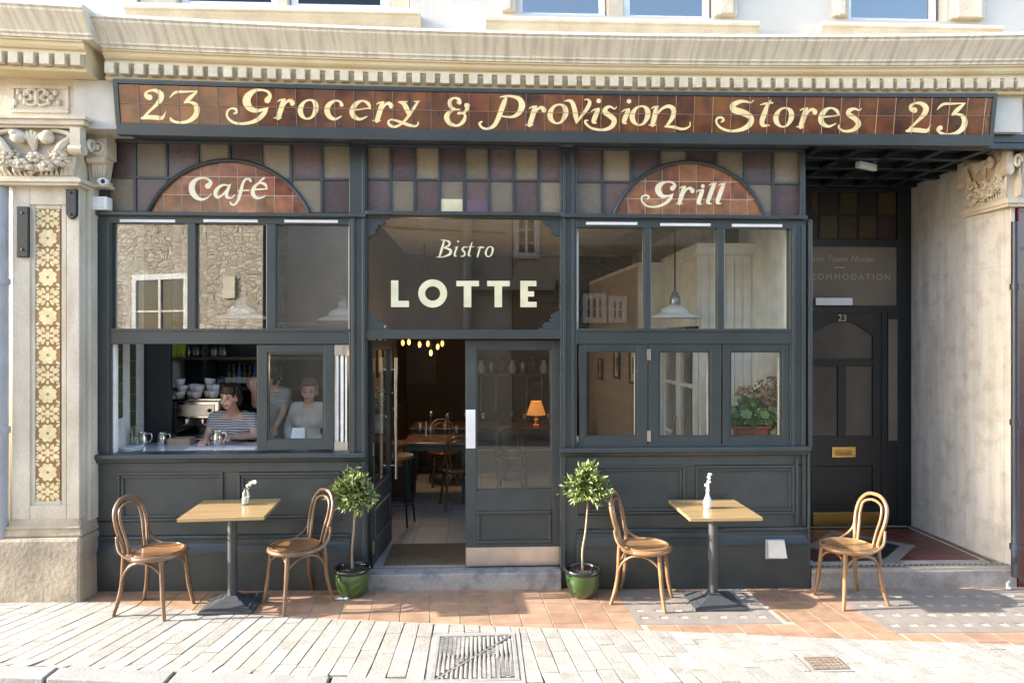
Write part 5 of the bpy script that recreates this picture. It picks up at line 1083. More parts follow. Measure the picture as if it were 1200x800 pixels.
# boarded partition on the right, the glazed lobby doors beside it and the passage wall behind
XP = 2.24
bp_ = struct(MB().box(XP, XI1 - .02, .98, 1.03, FZ, 3.1).build("boarded_partition", WBOARD))
bw = .088; bmesh_ = mesh_of(MB().box(-bw / 2 + .003, bw / 2 - .003, -.014, 0, FZ, 3.02).build("t", WBOARD))
for k in range(6): inst("board", bmesh_, bp_, (XP + bw * (k + .5), .979, 0))
MB().sweep([(.978, 3.02), (.93, 3.04), (.90, 3.10), (.90, 3.14), (.98, 3.14)], XP - .06, XI1 - .02, 1, warp=False).build("partition_cornice", WBOARD, bp_)
MB().box(XP - .06, XP, .98, 2.26, 3.0, 3.14).build("door_head", WBOARD, bp_); MB().box(XP - .03, XP, .98, 2.26, 2.3, 3.0).build("over_door_board", WBOARD, bp_)
for k, (y0, y1, lab) in enumerate(((1.04, 1.63, "white glazed lobby door leaf nearest the right window"), (1.64, 2.23, "white glazed lobby door leaf farther from the right window"))):
    t = thing("lobby_door", lab, "door", (XP - .02, y0, FZ), 0, "white glazed lobby doors"); w_ = y1 - y0
    for a, b in ((0, .075), (w_ - .075, w_)): MB().box(-.02, .02, a, b, 0, 2.12).build("stile", WHITE, t)
    for a, b in ((0, .42), (.92, .96), (1.50, 1.54), (2.04, 2.12)): MB().box(-.019, .019, .075, w_ - .075, a, b).build("rail", WHITE, t)
    for a, b in ((.42, .92), (.96, 1.50), (1.54, 2.04)): MB().box(-.003, .003, .075, w_ - .075, a, b).build("pane", GLASS, t)
    yh = w_ - .04 if k == 0 else .04; MB().tube([(-.06, yh, .92), (-.06, yh, 1.16)], .012, 8).build("handle", STEEL, t)
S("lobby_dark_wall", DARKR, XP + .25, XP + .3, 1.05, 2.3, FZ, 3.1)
pk = lambda f: (1.97 + (1.73 - 1.97) * f, .98 + (5.0 - .98) * f)
pA = pk(.316); pw_ = struct(MB().slab([(pA[0], pA[1]), (XP, 2.25), (XP, 2.30), (pA[0] + .06, pA[1] + .06), (1.79, 5.0), (1.73, 5.0)], FZ, 3.1).build("boarded_passage_wall", WBOARD))
PEACH = mat("lamp_tinted_boarding", (.42, .345, .28), .6)  # lamp glow on the pale boards put into their peach colour
dirv = Vector((1.73 - 1.97, 5.0 - .98)); L0 = dirv.length; dirv.normalize(); aw = math.atan2(dirv.y, dirv.x)
bm2 = mesh_of(MB().box(-.05 + .003, .05 - .003, 0, .012, FZ, 3.05).build("t", PEACH))
for k in range(int(L0 * .316 / .1) + 1, int(L0 / .1)): inst("board", bm2, pw_, (1.97 + dirv.x * .1 * (k + .5), .98 + dirv.y * .1 * (k + .5), 0), rot=(0, 0, aw))
FRAME = mat("dark_picture_frame", (.02, .014, .01), .4); MATB = mat("picture_mount", (.6, .58, .53), .7); PICT = mat("faded_print", (.3, .27, .22), .6, col2=(.1, .09, .08), scale=12)
for (px_c, pyc, h_, Yp, lab) in ((701.5, 432, .31, 4.1, "smallest framed picture, farthest along the lamp-tinted boarded wall"), (717, 427, .38, 3.15, "middle framed picture on the lamp-tinted boarded wall"), (734, 429, .44, 2.35, "largest framed picture nearest the window on the lamp-tinted boarded wall")):
    f_ = (Yp - .98) / (5.0 - .98); x = 1.97 + (1.73 - 1.97) * f_ - .025; t = thing("framed_picture", lab, "picture", (x, Yp, Z(pyc, Yp, px_c)), aw, "framed pictures on the peach wall")
    w2, h2 = h_ * .36, h_ / 2                      # local x along wall, +y towards the room
    mb = MB()
    for a in ((-w2, w2, h2 - .03, h2), (-w2, w2, -h2, -h2 + .03), (-w2, -w2 + .03, -h2 + .03, h2 - .03), (w2 - .03, w2, -h2 + .03, h2 - .03)): mb.box(a[0], a[1], .0, .025, a[2], a[3])
    mb.build("frame", FRAME, t); MB().box(-w2 + .03, w2 - .03, .0, .008, -h2 + .03, h2 - .03).build("mount", MATB, t); MB().box(-w2 * .45, w2 * .45, .0, .01, -h2 * .45, h2 * .5).build("print", PICT, t)
# hanging enamel pendants
ENAM = mat("white_enamel_shade", (.78, .78, .76), .2, coat=.4); GALV = mat("galvanised_neck", (.35, .36, .37), .35, .8)
for px_c, pyb, Yp, lab in ((284, 374, .75, "white enamel pendant lamp in the second left pane"), (401, 376, 1.15, "white enamel pendant lamp in the third left pane"), (791, 373, .75, "white enamel pendant lamp in the middle right pane")):
    p = W(px_c, pyb, Yp); t = thing("pendant_lamp", lab, "pendant lamp", p, 0, "enamel pendant lamps")
    MB().lathe([(.255, .0), (.262, .004), (.24, .025), (.16, .05), (.145, .058), (.135, .085), (.10, .115), (.05, .135), (.045, .14), (.04, .13), (.095, .108), (.13, .08), (.14, .05), (.235, .018)], (0, 0, 0), 32).build("shade", ENAM, t, smooth=True, auto=50)
    MB().lathe([(.05, .135), (.055, .15), (.05, .215), (.035, .23), (.03, .26), (.012, .27)], (0, 0, 0), 16).build("neck", GALV, t, smooth=True, auto=50)
    MB().tube([(0, 0, .26), (0, 0, 3.72 - p[2])], .008, 6).build("cord", BLACKM, t); MB().ball((0, 0, .05), (.035, .035, .045), 10, 6).build("bulb", mat("unlit_bulb", (.7, .7, .66), .2), t, smooth=True)
# ---------------------------------------------------------------- the bar
CZ0 = Z(530, .05, 220)
COUNT = mat("white_counter", (.62, .63, .66), .18, coat=.3)
t = thing("bar_counter", "white topped bar counter behind the open hatch", "counter", (0, 0, 0))
MB().box(-3.18, -1.30, .056, .66, CZ0 - .03, CZ0).build("counter_top", COUNT, t, bevel=.003); MB().box(-3.16, -1.32, .56, .62, FZ, CZ0 - .03).build("counter_front", BARD, t)
# white and green tiled return at the left of the hatch
wt = struct(MB().box(-3.3, -3.20, .06, .66, CZ0, 3.7).build("tiled_return", mat("white_glazed_wall", (.74, .73, .69), .25, coat=.4)))
GT = mat("green_relief_tile", (.08, .10, .05), .3, col2=(.035, .05, .025), scale=60, coat=.4, bump=.6, bscale=80)
for y0, y1, z0 in ((.14, .27, CZ0 + .28), (.40, .50, CZ0 + .02)):
    z = z0
    while z < 2.6: MB().box(-3.202, -3.194, y0, y1, z, z + .148).build("tile", GT, wt); z += .152
for y0, y1 in ((.085, .135), (.275, .395), (.505, .64)):
    z = CZ0 + .01
    while z < 2.6: MB().box(-3.202, -3.196, y0, y1, z, z + .236).build("tile", MATS["white_glazed_wall"], wt); z += .24
xa, xb_ = X(163, .68), X(200, .68)
t = tag(MB().box(xa - .05, xb_, .68, .72, FZ, 3.72).build("cupboard_end", BARD), "dark painted cupboard end panel left of the coffee machine", "cupboard")
# shelves with glasses and bottles
YS = 1.72
sh = thing("back_bar", "dark back bar with shelves of glasses and bottles behind the barista", "shelf unit", (0, 0, 0))
xs0, xs1 = X(201, YS), -1.42
SHW = mat("shelf_wood", (.10, .055, .03), .5)
for z in (Z(418, YS, 250), Z(453, YS, 250), Z(490, YS, 250), 2.35): MB().box(xs0, xs1, YS - .12, YS + .2, z - .03, z).build("shelf", SHW, sh)
MB().box(xs0, xs1, YS + .2, YS + .24, FZ, 3.7).build("back_panel", BARD, sh)
MB().box(xs0, xs1, YS - .3, YS + .2, FZ, 1.05).build("cabinet", BARD, sh)
for x in (X(245, YS),): MB().box(x - .02, x + .02, YS - .11, YS + .2, 1.05, 3.7).build("upright", BARD, sh)
rr = random.Random(4)
ORD = ('first', 'second', 'third', 'fourth', 'fifth', 'sixth', 'seventh', 'eighth', 'ninth')
gm_ = mesh_of(MB().lathe([(.028, 0), (.03, .003), (.033, .13), (.030, .13), (.027, .01), (0, .008)], n=10).build("t", GLASSC, smooth=True))
zsf = Z(418, YS, 250)
k = 0
YG = mat("lime_glass", (.45, .55, .03), .15)
ym_ = mesh_of(MB().lathe([(.03, 0), (.033, .003), (.036, .14), (.033, .14), (.03, .01), (0, .008)], n=10).build("t", YG, smooth=True))
for i in range(3):
    o = inst("tumbler", ym_, None, (X(205 + i * 4.5, YS - .05), YS - .05, zsf)); tag(o, ORD[i] + " lime green tumbler from the left on the top shelf", "tumbler", "lime green tumblers")
for i in range(9):
    o = inst("tumbler", gm_, None, (X(221 + i * 5.2, YS - .05), YS - .05 + .03 * (i % 2), zsf)); tag(o, ORD[i] + " clear tumbler from the left along the top shelf", "tumbler", "clear tumblers on the top shelf")
BOT = [mat("dark_bottle", (.015, .02, .015), .1), mat("amber_bottle", (.09, .035, .01), .1), mat("blue_bottle", (.02, .06, .16), .15)]; LAB = mat("bottle_label", (.6, .6, .58), .6)
z2 = Z(453, YS, 250)
bl = ["dark bottle with white label", "amber bottle with pale label", "blue bottle with white label"]
for i in range(7):
    x = X(268 + i * 6.2, YS - .03); m_ = i % 3
    b_ = MB().lathe([(.036, 0), (.038, .005), (.038, .16), (.03, .19), (.014, .215), (.013, .27), (.016, .275), (.014, .285)], n=12).build("bottle", BOT[m_], None, smooth=True, auto=50, loc=(x, YS - .03, z2)); b_.scale = (1, 1, rr.uniform(.85, 1.05))
    tag(b_, bl[m_] + ", " + ORD[i] + " bottle from the left on the middle shelf", "bottle", "bottles on the middle shelf"); MB().lathe([(.0385, .05), (.0385, .12)], n=12).build("label", LAB, b_, smooth=True, auto=30)
for i in range(4):
    o = inst("tumbler", gm_, None, (X(252 + i * 4, YS - .03), YS - .03, z2)); tag(o, ORD[i] + " clear tumbler from the left on the middle shelf, beside the bottles", "tumbler", "clear tumblers on the middle shelf")
# coffee machine
YM = .98; x0, x1 = X(206, YM), X(263, YM); zb0 = 1.08; zt0 = Z(468, YM, 235)
CHR = mat("chrome", (.75, .74, .72), .12, 1.0); DKP = mat("dark_plastic", (.02, .02, .022), .35)
t = thing("coffee_machine", "chrome espresso machine with cups piled on top beside the barista", "coffee machine", (x0, YM, zb0)); wd = x1 - x0; ht = zt0 - zb0
S("back_counter", BARD, xb_, x1 + .03, .80, 1.42, FZ, zb0 - .002)
MB().box(0, wd, .05, .38, .06, ht * .45).build("lower_body", CHR, t, bevel=.01); MB().box(0, wd, -.12, .38, ht * .62, ht).build("head", CHR, t, bevel=.015); MB().box(.02, wd - .02, .10, .38, ht * .45, ht * .62).build("back_plate", STEEL, t)
MB().box(.0, wd, -.12, .06, .06, .11).build("drip_tray", STEEL, t, bevel=.006); MB().box(-.01, .06, -.14, .2, ht * .35, ht * .98).build("side_panel", DKP, t, bevel=.01)
MB().box(wd * .12, wd * .9, -.128, -.118, ht * .68, ht * .92).build("fascia", STEEL, t, bevel=.004)
for fx_ in (.28, .62):
    MB().lathe([(.034, 0), (.036, .05), (.03, .07)], (wd * fx_, -.06, ht * .52), 14).build("group_head", CHR, t, smooth=True, auto=40)
    mb = MB(); mb.tube([(wd * fx_, -.07, ht * .52), (wd * fx_ + .01, -.22, ht * .48)], .011, 8); mb.build("portafilter", DKP, t, smooth=True)
MB().tube(cr([(wd * .93, -.10, ht * .62), (wd * .97, -.15, ht * .5), (wd * .96, -.17, ht * .25)], 4), .007, 6).build("steam_wand", CHR, t, smooth=True)
for fx_ in (.05, .95):
    for y in (-.08, .33): MB().tube([(wd * fx_, y, 0), (wd * fx_, y, .06)], .014, 8).build("foot", DKP, t)
for fx_ in (.2, .8): MB().ball((wd * fx_, -.14, ht * .8), .018, 8, 6).build("knob", DKP, t, smooth=True)
MB().box(.0, wd, -.10, .36, ht + .001, ht + .012).build("cup_rail", CHR, t)
CUP = mat("white_china", (.72, .74, .78), .2, coat=.4)
cupm = mesh_of(MB().lathe([(.022, 0), (.026, .004), (.04, .035), (.042, .06), (.039, .06), (.036, .035), (.0, .012)], n=14).build("t", CUP, smooth=True))
sau = mesh_of(MB().lathe([(.03, 0), (.035, .004), (.07, .014), (.068, .018), (.03, .008), (0, .008)], n=16).build("t", CUP, smooth=True))
ci = 0
for ix in range(6):
    for lv in range(3):
        if lv == 2 and ix in (1, 2, 4, 5): continue
        o = inst("coffee_cup", cupm, None, (x0 + .05 + ix * .083 + (.02 if lv == 1 else 0), YM - .02 + .09 * (ix % 2), zt0 + .014 + lv * .06), rot=(0, R(rr.uniform(-9, 9)), rr.uniform(0, 6)), scale=(1.25, 1.25, 1.2))
        tag(o, "white china cup, " + ORD[ix] + " from the left in the " + ("bottom", "second", "top")[lv] + " layer on the coffee machine", "cup", "cups on the coffee machine"); ci += 1
# counter clutter
def put(px, py, Y=None): p = G(px, py, CZ0); return (p[0], p[1], CZ0)
def jug(lab, p, s=1.0, rz=0):
    t = thing("milk_jug", lab, "jug", p, rz, "steel milk jugs")
    o = MB().lathe([(.042, 0), (.045, .004), (.043, .06), (.034, .095), (.038, .112), (.035, .112), (.031, .095), (.04, .06), (.0, .006)], n=20).build("body", CHR, t, smooth=True, auto=50)
    MB().tube(cr([(.036, 0, .095), (.07, 0, .10), (.078, 0, .06), (.06, 0, .03), (.042, 0, .03)], 4), .006, 6).build("handle", CHR, t, smooth=True); t.scale = (s, s, s); return t
jug("tall steel milk jug beside the straw jar on the counter", put(167, 521.5), 1.08); jug("small steel milk jug in the middle of the counter", put(190, 520.5), .95)
t = thing("plate_stack", "low stack of white plates at the left end of the counter", "plates", (X(154, .17), .17, CZ0))
for k in range(3): inst("plate", sau, t, (0, 0, k * .011), scale=(1.45, 1.45, 1))
t = thing("straw_jar", "glass jar of wooden stirrers on the counter by the tiled wall", "jar", (X(159, .33), .33, CZ0))
MB().lathe([(.038, 0), (.042, .004), (.042, .10), (.038, .10), (.037, .008), (0, .006)], n=16).build("jar", GLASSC, t, smooth=True, auto=50)
for k in range(12):
    a = rr.uniform(0, 6.3); MB().tube([(.015 * math.cos(a), .015 * math.sin(a), .008), (.045 * math.cos(a), .035 * math.sin(a), rr.uniform(.16, .21))], .0028, 5).build("stirrer", mat("wood_stirrer", (.5, .38, .22), .6) if k % 3 else mat("green_straw", (.1, .25, .12), .4), t)
t = thing("wooden_tray", "small wooden tray box below the coffee machine", "box", put(213, 520)); mb = MB()
for a in ((-.1, .1, -.07, -.06, .0, .06), (-.1, .1, .06, .07, .0, .06), (-.1, -.09, -.06, .06, 0, .06), (.09, .1, -.06, .06, 0, .06), (-.09, .09, -.06, .06, 0, .01)): mb.box(*a)
mb.build("sides", mat("pale_tray_wood", (.4, .31, .2), .6), t); MB().box(-.085, .085, -.055, .055, .01, .045).build("napkins", mat("brown_napkins", (.22, .15, .1), .8), t)
for k, (a, b, rz, lab) in enumerate(((240, 525, 8, "white menu sheet lying on the counter before the barista"), (282, 524.5, -4, "white paper sheet on the counter beside the sliding sash"))):
    p = put(a, b); o = tag(MB().box(-.15, .15, -.07, .07, .001, .004 + .001 * k).build("paper_sheet", mat("paper_sheet", (.78, .78, .78), .7), loc=p), lab, "paper", "paper sheets on the counter"); o.rotation_euler = (0, 0, R(rz))
# ---------------------------------------------------------------- dining room beyond the doors
t = tag(MB().box(X(452, .3), X(543, .3) + .3, .16, .78, FZ - .002, FZ + .012).build("doormat", mat("coir_mat", (.16, .115, .06), .95, bump=1, bscale=120, grain=.4), bevel=.004), "brown coir doormat inside the open door", "doormat")
TEAL = mat("teal_paint", (.03, .075, .075), .45); DWOOD = mat("dark_table_wood", (.12, .06, .03), .35, coat=.3); IRON = mat("stool_iron", (.012, .012, .012), .4)
def table(lab, x, y, w_, d_, h=.76, m=DWOOD):
    t = thing("dining_table", lab, "table", (x, y, FZ), 0, "dining tables"); MB().box(-w_ / 2, w_ / 2, -d_ / 2, d_ / 2, h - .03, h).build("table_top", m, t, bevel=.004)
    for a in (-1, 1):
        for b in (-1, 1): MB().box(a * (w_ / 2 - .06) - .03, a * (w_ / 2 - .06) + .03, b * (d_ / 2 - .06) - .03, b * (d_ / 2 - .06) + .03, 0, h - .03).build("leg", TEAL, t)
    MB().box(-w_ / 2 + .05, w_ / 2 - .05, -d_ / 2 + .05, d_ / 2 - .05, h - .1, h - .031).build("apron", TEAL, t)
    for k in range(4):
        gx, gy = -w_ * .3 + k * w_ * .2, (-1) ** k * d_ * .2
        g_ = inst("wine_glass", WG, None, (x + gx, y + gy, FZ + h + .001)); tag(g_, ORD[k] + " wine glass from the left on the " + lab.split(' with ')[0].replace('teal legged ', ''), "wine glass", "glasses on the " + lab.split(' with ')[0])
    return t
WG = mesh_of(MB().lathe([(.032, 0), (.032, .003), (.004, .008), (.004, .08), (.03, .11), (.036, .15), (.030, .19), (.028, .19), (.033, .15), (.004, .085), (0, .085)], n=14).build("t", GLASSC, smooth=True))
table("teal legged dining table nearest the door with candle", X(512, 2.55), 2.75, .8, .75); table("teal legged dining table deep in the room with glasses", X(535, 4.2), 4.2, 1.3, .75); table("teal legged dining table behind the right door glass with lamp", X(610, 4.0) + .15, 4.1, .9, .7)
t = thing("candle", "white candle in a holder on the nearest dining table", "candle", (X(499, 2.6), 2.62, FZ + .761)); MB().tube([(0, 0, .03), (0, 0, .23)], .011, 10).build("wax", mat("candle_wax", (.75, .72, .65), .5), t, smooth=True, auto=40); MB().lathe([(.03, 0), (.032, .01), (.014, .03), (.014, .05)], n=12).build("holder", GALV, t, smooth=True, auto=40)
def stool(lab, x, y):
    t = thing("bar_stool", lab, "stool", (x, y, FZ), 0, "bar stools inside the door"); MB().lathe([(.165, 0), (.17, .01), (.165, .035), (0, .035)], (0, 0, .72), 20).build("seat", mat("stool_seat_wood", (.20, .095, .035), .35, coat=.3), t, smooth=True, auto=40)
    for a in range(4):
        c, s_ = math.cos(a * math.pi / 2 + .6), math.sin(a * math.pi / 2 + .6); MB().tube([(.12 * c, .12 * s_, .72), (.2 * c, .2 * s_, 0)], .011, 7).build("leg", IRON, t)
    MB().tube([(.175 * math.cos(a * math.pi / 10), .175 * math.sin(a * math.pi / 10), .24) for a in range(20)], .008, 6, True).build("foot_ring", IRON, t)
stool("round wooden bar stool nearest the open door", X(467, 1.55), 1.55); stool("round wooden bar stool behind the nearest one", X(468, 2.5), 2.5)
# two dark dining chairs, copies of the bentwood kind in dark wood
for px_c, Yp, rz, lab in ((535, 2.3, R(100), "dark bentwood dining chair half hidden by the door leaf"), (520, 3.6, R(-80), "dark bentwood dining chair between the dining tables"), (600, 3.2, R(80), "dark bentwood dining chair behind the right door glass")):
    o = copy_tree(chair0); o.location = (X(px_c, Yp), Yp, FZ); o.rotation_euler = (0, 0, rz); tag(o, lab, "chair", "dark dining chairs inside")
    for ch in o.children: 
        ch.data = ch.data.copy(); ch.data.materials[0] = DWOOD
# chandelier with lit filament bulbs
pc3 = W(497, 398, 3.1); t = thing("chandelier", "cluster of lit filament bulbs hanging in the dining room", "chandelier", (pc3[0], 3.1, pc3[2] - .03))
BULB = mat("lit_filament_bulb", (1, .6, .2), .3, emit=.32, emitc=(1, .55, .18)); rr = random.Random(9)
MB().tube([(.25 * math.cos(a * math.pi / 8), .12 * math.sin(a * math.pi / 8), .12) for a in range(16)], .012, 6, True).build("ring", BLACKM, t); MB().tube([(0, 0, .12), (0, 0, 1.3)], .008, 6).build("rod", BLACKM, t)
MB().tube([(-.25, 0, .12), (.25, 0, .12)], .01, 6).build("bar", BLACKM, t)
for k, (bx, bz) in enumerate(((-.28, -.01), (-.2, .0), (-.06, -.03), (.05, -.02), (.09, -.14), (.18, -.06), (.24, -.02))):
    MB().tube([(bx, 0, .12), (bx, 0, bz + .05)], .007, 6).build("flex", BLACKM, t); MB().ball((bx, 0, bz), (.022, .022, .04), 10, 7).build("bulb", BULB, t, smooth=True)
pl = bpy.data.lights.new("chandelier_light", 'POINT'); pl.energy = 5; pl.color = (1, .66, .36); pl.shadow_soft_size = .15; po = bpy.data.objects.new("chandelier_light", pl); C.objects.link(po); po.location = (0, 0, -.28); po.parent = t
# table lamp behind the right-hand door
p = W(628, 471, 4.05); t = thing("table_lamp", "lit orange shaded table lamp behind the right door glass", "lamp", (p[0], 4.0, FZ + .761))
MB().lathe([(.14, .16), (.075, .36), (.07, .36), (.135, .16)], n=20).build("lamp_shade", mat("lit_orange_shade", (.8, .35, .1), .7, emit=.09, emitc=(1, .36, .08)), t, smooth=True); MB().lathe([(.07, 0), (.075, .01), (.05, .03), (.045, .09), (.02, .11), (.012, .2)], n=16).build("base", BRASS, t, smooth=True, auto=40)
pl = bpy.data.lights.new("table_lamp_light", 'POINT'); pl.energy = 1.6; pl.color = (1, .62, .32); pl.shadow_soft_size = .05; po = bpy.data.objects.new("table_lamp_light", pl); C.objects.link(po); po.location = (0, 0, .25); po.parent = t
# shelf on the far wall, blackboard, flowers by the door
t = thing("wall_shelf", "long shelf of crockery on the far wall seen through the right door", "shelf", (0, YI - .02, 0))
x0, x1 = X(556, YI), X(640, YI); zq = Z(437, YI)
MB().box(x0, x1, -.3, 0, zq - .04, zq).build("shelf", SHW, t)
for k in range(5): MB().box(x0 + .1 + k * .28, x0 + .13 + k * .28, -.03, 0, zq - .7, zq - .04).build("batten", mat("pale_batten", (.4, .3, .2), .6), t)
for k in range(7):
    o = MB().lathe([(.05, 0), (.07, .02), (.075, .12 + .05 * (k % 3)), (.04, .2 + .05 * (k % 3)), (.045, .24)], n=12).build("pot", [CUP, GALV, DWOOD][k % 3], None, smooth=True, loc=(x0 + .12 + k * .19, YI - .17, zq)); tag(o, ("white jar", "grey jar", "dark wooden jar")[k % 3] + ", " + ORD[k] + " jar from the left on the far wall shelf", "jar", "jars on the far shelf")
t = thing("blackboard", "dark framed blackboard on the far wall seen through the open door", "blackboard", (X(493, YI - .02), YI - .03, Z(425, YI)))
MB().box(-.24, .24, -.02, 0, -.32, .3).build("slate", BARD, t); mb = MB()
for a in ((-.29, .29, .3, .36), (-.29, .29, -.38, -.32), (-.29, -.24, -.32, .3), (.24, .29, -.32, .3)): mb.box(a[0], a[1], -.03, 0, a[2], a[3])
mb.build("frame", CORR, t)
t = thing("wall_bench", "dark upholstered bench along the brown wall inside the door", "bench", (-1.2, 4.3, FZ)); MB().box(-.17, .25, -1.7, 1.7, .05, .46).build("seat", DWOOD, t, bevel=.02); MB().box(-.17, -.08, -1.7, 1.7, .46, 1.0).build("backrest", DWOOD, t, bevel=.02)
for k in range(4):
    x = -1.378; t = thing("dark_frame", ("dark framed print nearest the door", "second dark framed print from the door", "third dark framed print from the door", "dark framed print deepest inside")[k] + " on the brown wall", "picture", (x, 3.2 + k * .55, 1.95), R(-90), "dark prints on the brown wall")
    MB().box(-.2, .2, 0, .02, -.28, .28).build("frame", FRAME, t); MB().box(-.15, .15, .015, .024, -.22, .22).build("print", PICT, t)
fp = W(447, 462, 1.35); t = thing("flower_jug", "jug of small white flowers on a stand inside the open door", "flowers", (fp[0] - .02, 1.35, FZ))
MB().lathe([(.10, 0), (.10, .02), (.02, .04), (.02, .98), (.12, 1.0), (.12, 1.02)], n=16).build("stand", IRON, t, smooth=True, auto=40); MB().lathe([(.05, 1.021), (.07, 1.08), (.05, 1.18), (.055, 1.22)], n=16).build("jug", mat("grey_jug", (.3, .3, .33), .4), t, smooth=True, auto=50)
mb = MB(); m2 = MB(); rr = random.Random(2)
for k in range(60):
    a = rr.uniform(0, 6.3); r_ = rr.uniform(.02, .17); z = 1.3 + rr.uniform(-.03, .2); e = (r_ * math.cos(a), r_ * math.sin(a), z); mb.tube([(0, 0, 1.2), (e[0] * .5, e[1] * .5, 1.27), e], .0015, 4); m2.ball(e, .009, 6, 4)
mb.build("stems", STEMG, t); m2.build("blossoms", PETAL, t)
# ---------------------------------------------------------------- plants in the right-hand casement
Yw = .26; zw = Z(512.5, Yw, 885)
S("window_board", WBOARD, .82, XI1 - .02, .05, .45, zw - .04, zw - .001)
TC = mat("terracotta_pot", (.38, .12, .07), .7); PEL = mat("pelargonium_leaf", (.07, .16, .045), .45, col2=(.04, .10, .03), scale=20); PEL2 = mat("pelargonium_leaf_pale", (.17, .27, .09), .5)
p = (X(879, Yw), Yw, zw)
t = thing("potted_plant", "leafy green plant in a terracotta trough behind the right casement", "plant", p); rr = random.Random(8)
mb = MB(); mb.hexa([(-.13, -.06, 0), (.13, -.06, 0), (.13, .06, 0), (-.13, .06, 0), (-.155, -.075, .10), (.155, -.075, .10), (.155, .075, .10), (-.155, .075, .10)]); mb.box(-.165, .165, -.085, .085, .09, .115); mb.build("pot", TC, t, bevel=.006)
mb = MB(); ms = MB()
for k in range(85):
    a = rr.uniform(0, 6.3); r_ = .22 * math.sqrt(rr.random()); cx_, cy_ = r_ * math.cos(a), r_ * math.sin(a) * .5 - .02; cz_ = .12 + rr.uniform(.0, .23) * (1 - (r_ / .3) ** 2) + .01; s_ = rr.uniform(.028, .052)
    n_ = Vector((cx_ * 2 + rr.uniform(-.4, .4), -.8 + rr.uniform(-.4, .3), .6 + rr.uniform(-.3, .5))).normalized(); u = n_.orthogonal().normalized(); v_ = n_.cross(u)
    mb.cur = int(rr.random() < .35); c0 = Vector((cx_, cy_, cz_)); N_ = 11
    mb.add([c0 - n_ * s_ * .18] + [c0 + (u * math.cos(2 * math.pi * j / N_) + v_ * math.sin(2 * math.pi * j / N_)) * s_ * (1 + .12 * (-1) ** j) for j in range(N_)], [(0, 1 + j, 1 + (j + 1) % N_) for j in range(N_)])
    if k % 3 == 0: ms.tube([(cx_ * .3, 0, .1), (cx_ * .8, cy_, cz_ * .8), tuple(c0)], .003, 4)
mb.build("foliage", [PEL, PEL2], t, fix=False); ms.build("stems", STEMG, t)
DRY = mat("dried_hydrangea", (.46, .35, .23), .8, col2=(.30, .21, .12), scale=30)
t = thing("dried_hydrangeas", "dried brown hydrangea heads in a vase behind the green plant", "dried flowers", (X(890, .38), .38, zw)); rr = random.Random(6)
MB().lathe([(.04, 0), (.06, .06), (.035, .15), (.045, .18)], n=14).build("vase", GALV, t, smooth=True, auto=50)
for cx_, cz_, r_ in ((-.13, .37, .10), (.08, .44, .12), (.02, .36, .10), (.17, .40, .07), (.10, .33, .09)):
    mb = MB()
    for k in range(130):
        d = Vector((rr.gauss(0, 1), rr.gauss(0, 1), rr.gauss(0, 1))).normalized(); c0 = Vector((cx_, 0, cz_)) + d * r_ * rr.uniform(.8, 1.05); u = (d + Vector((rr.uniform(-.6, .6), rr.uniform(-.6, .6), rr.uniform(-.6, .6)))).normalized().orthogonal().normalized(); v_ = d.cross(u).normalized(); s_ = .02
        mb.add([c0 - u * s_, c0 - v_ * s_ * .8, c0 + u * s_ + d * .006, c0 + v_ * s_ * .8], [(0, 1, 2, 3)])
    mb.build("flower_head", DRY, t, fix=False); MB().tube([(0, 0, .15), (cx_ * .6, 0, .28), (cx_, 0, cz_)], .005, 5).build("stem", BARK, t)
t = thing("gourd", "small ochre gourd beside the plant trough in the casement", "gourd", (X(908, .24), .24, zw)); MB().lathe([(.03, 0), (.062, .02), (.07, .05), (.055, .085), (.03, .11), (.012, .125)], n=18).build("body", mat("ochre_gourd", (.32, .2, .05), .35), t, smooth=True); MB().tube([(0, 0, .12), (.012, 0, .15)], .006, 6).build("stalk", BARK, t)
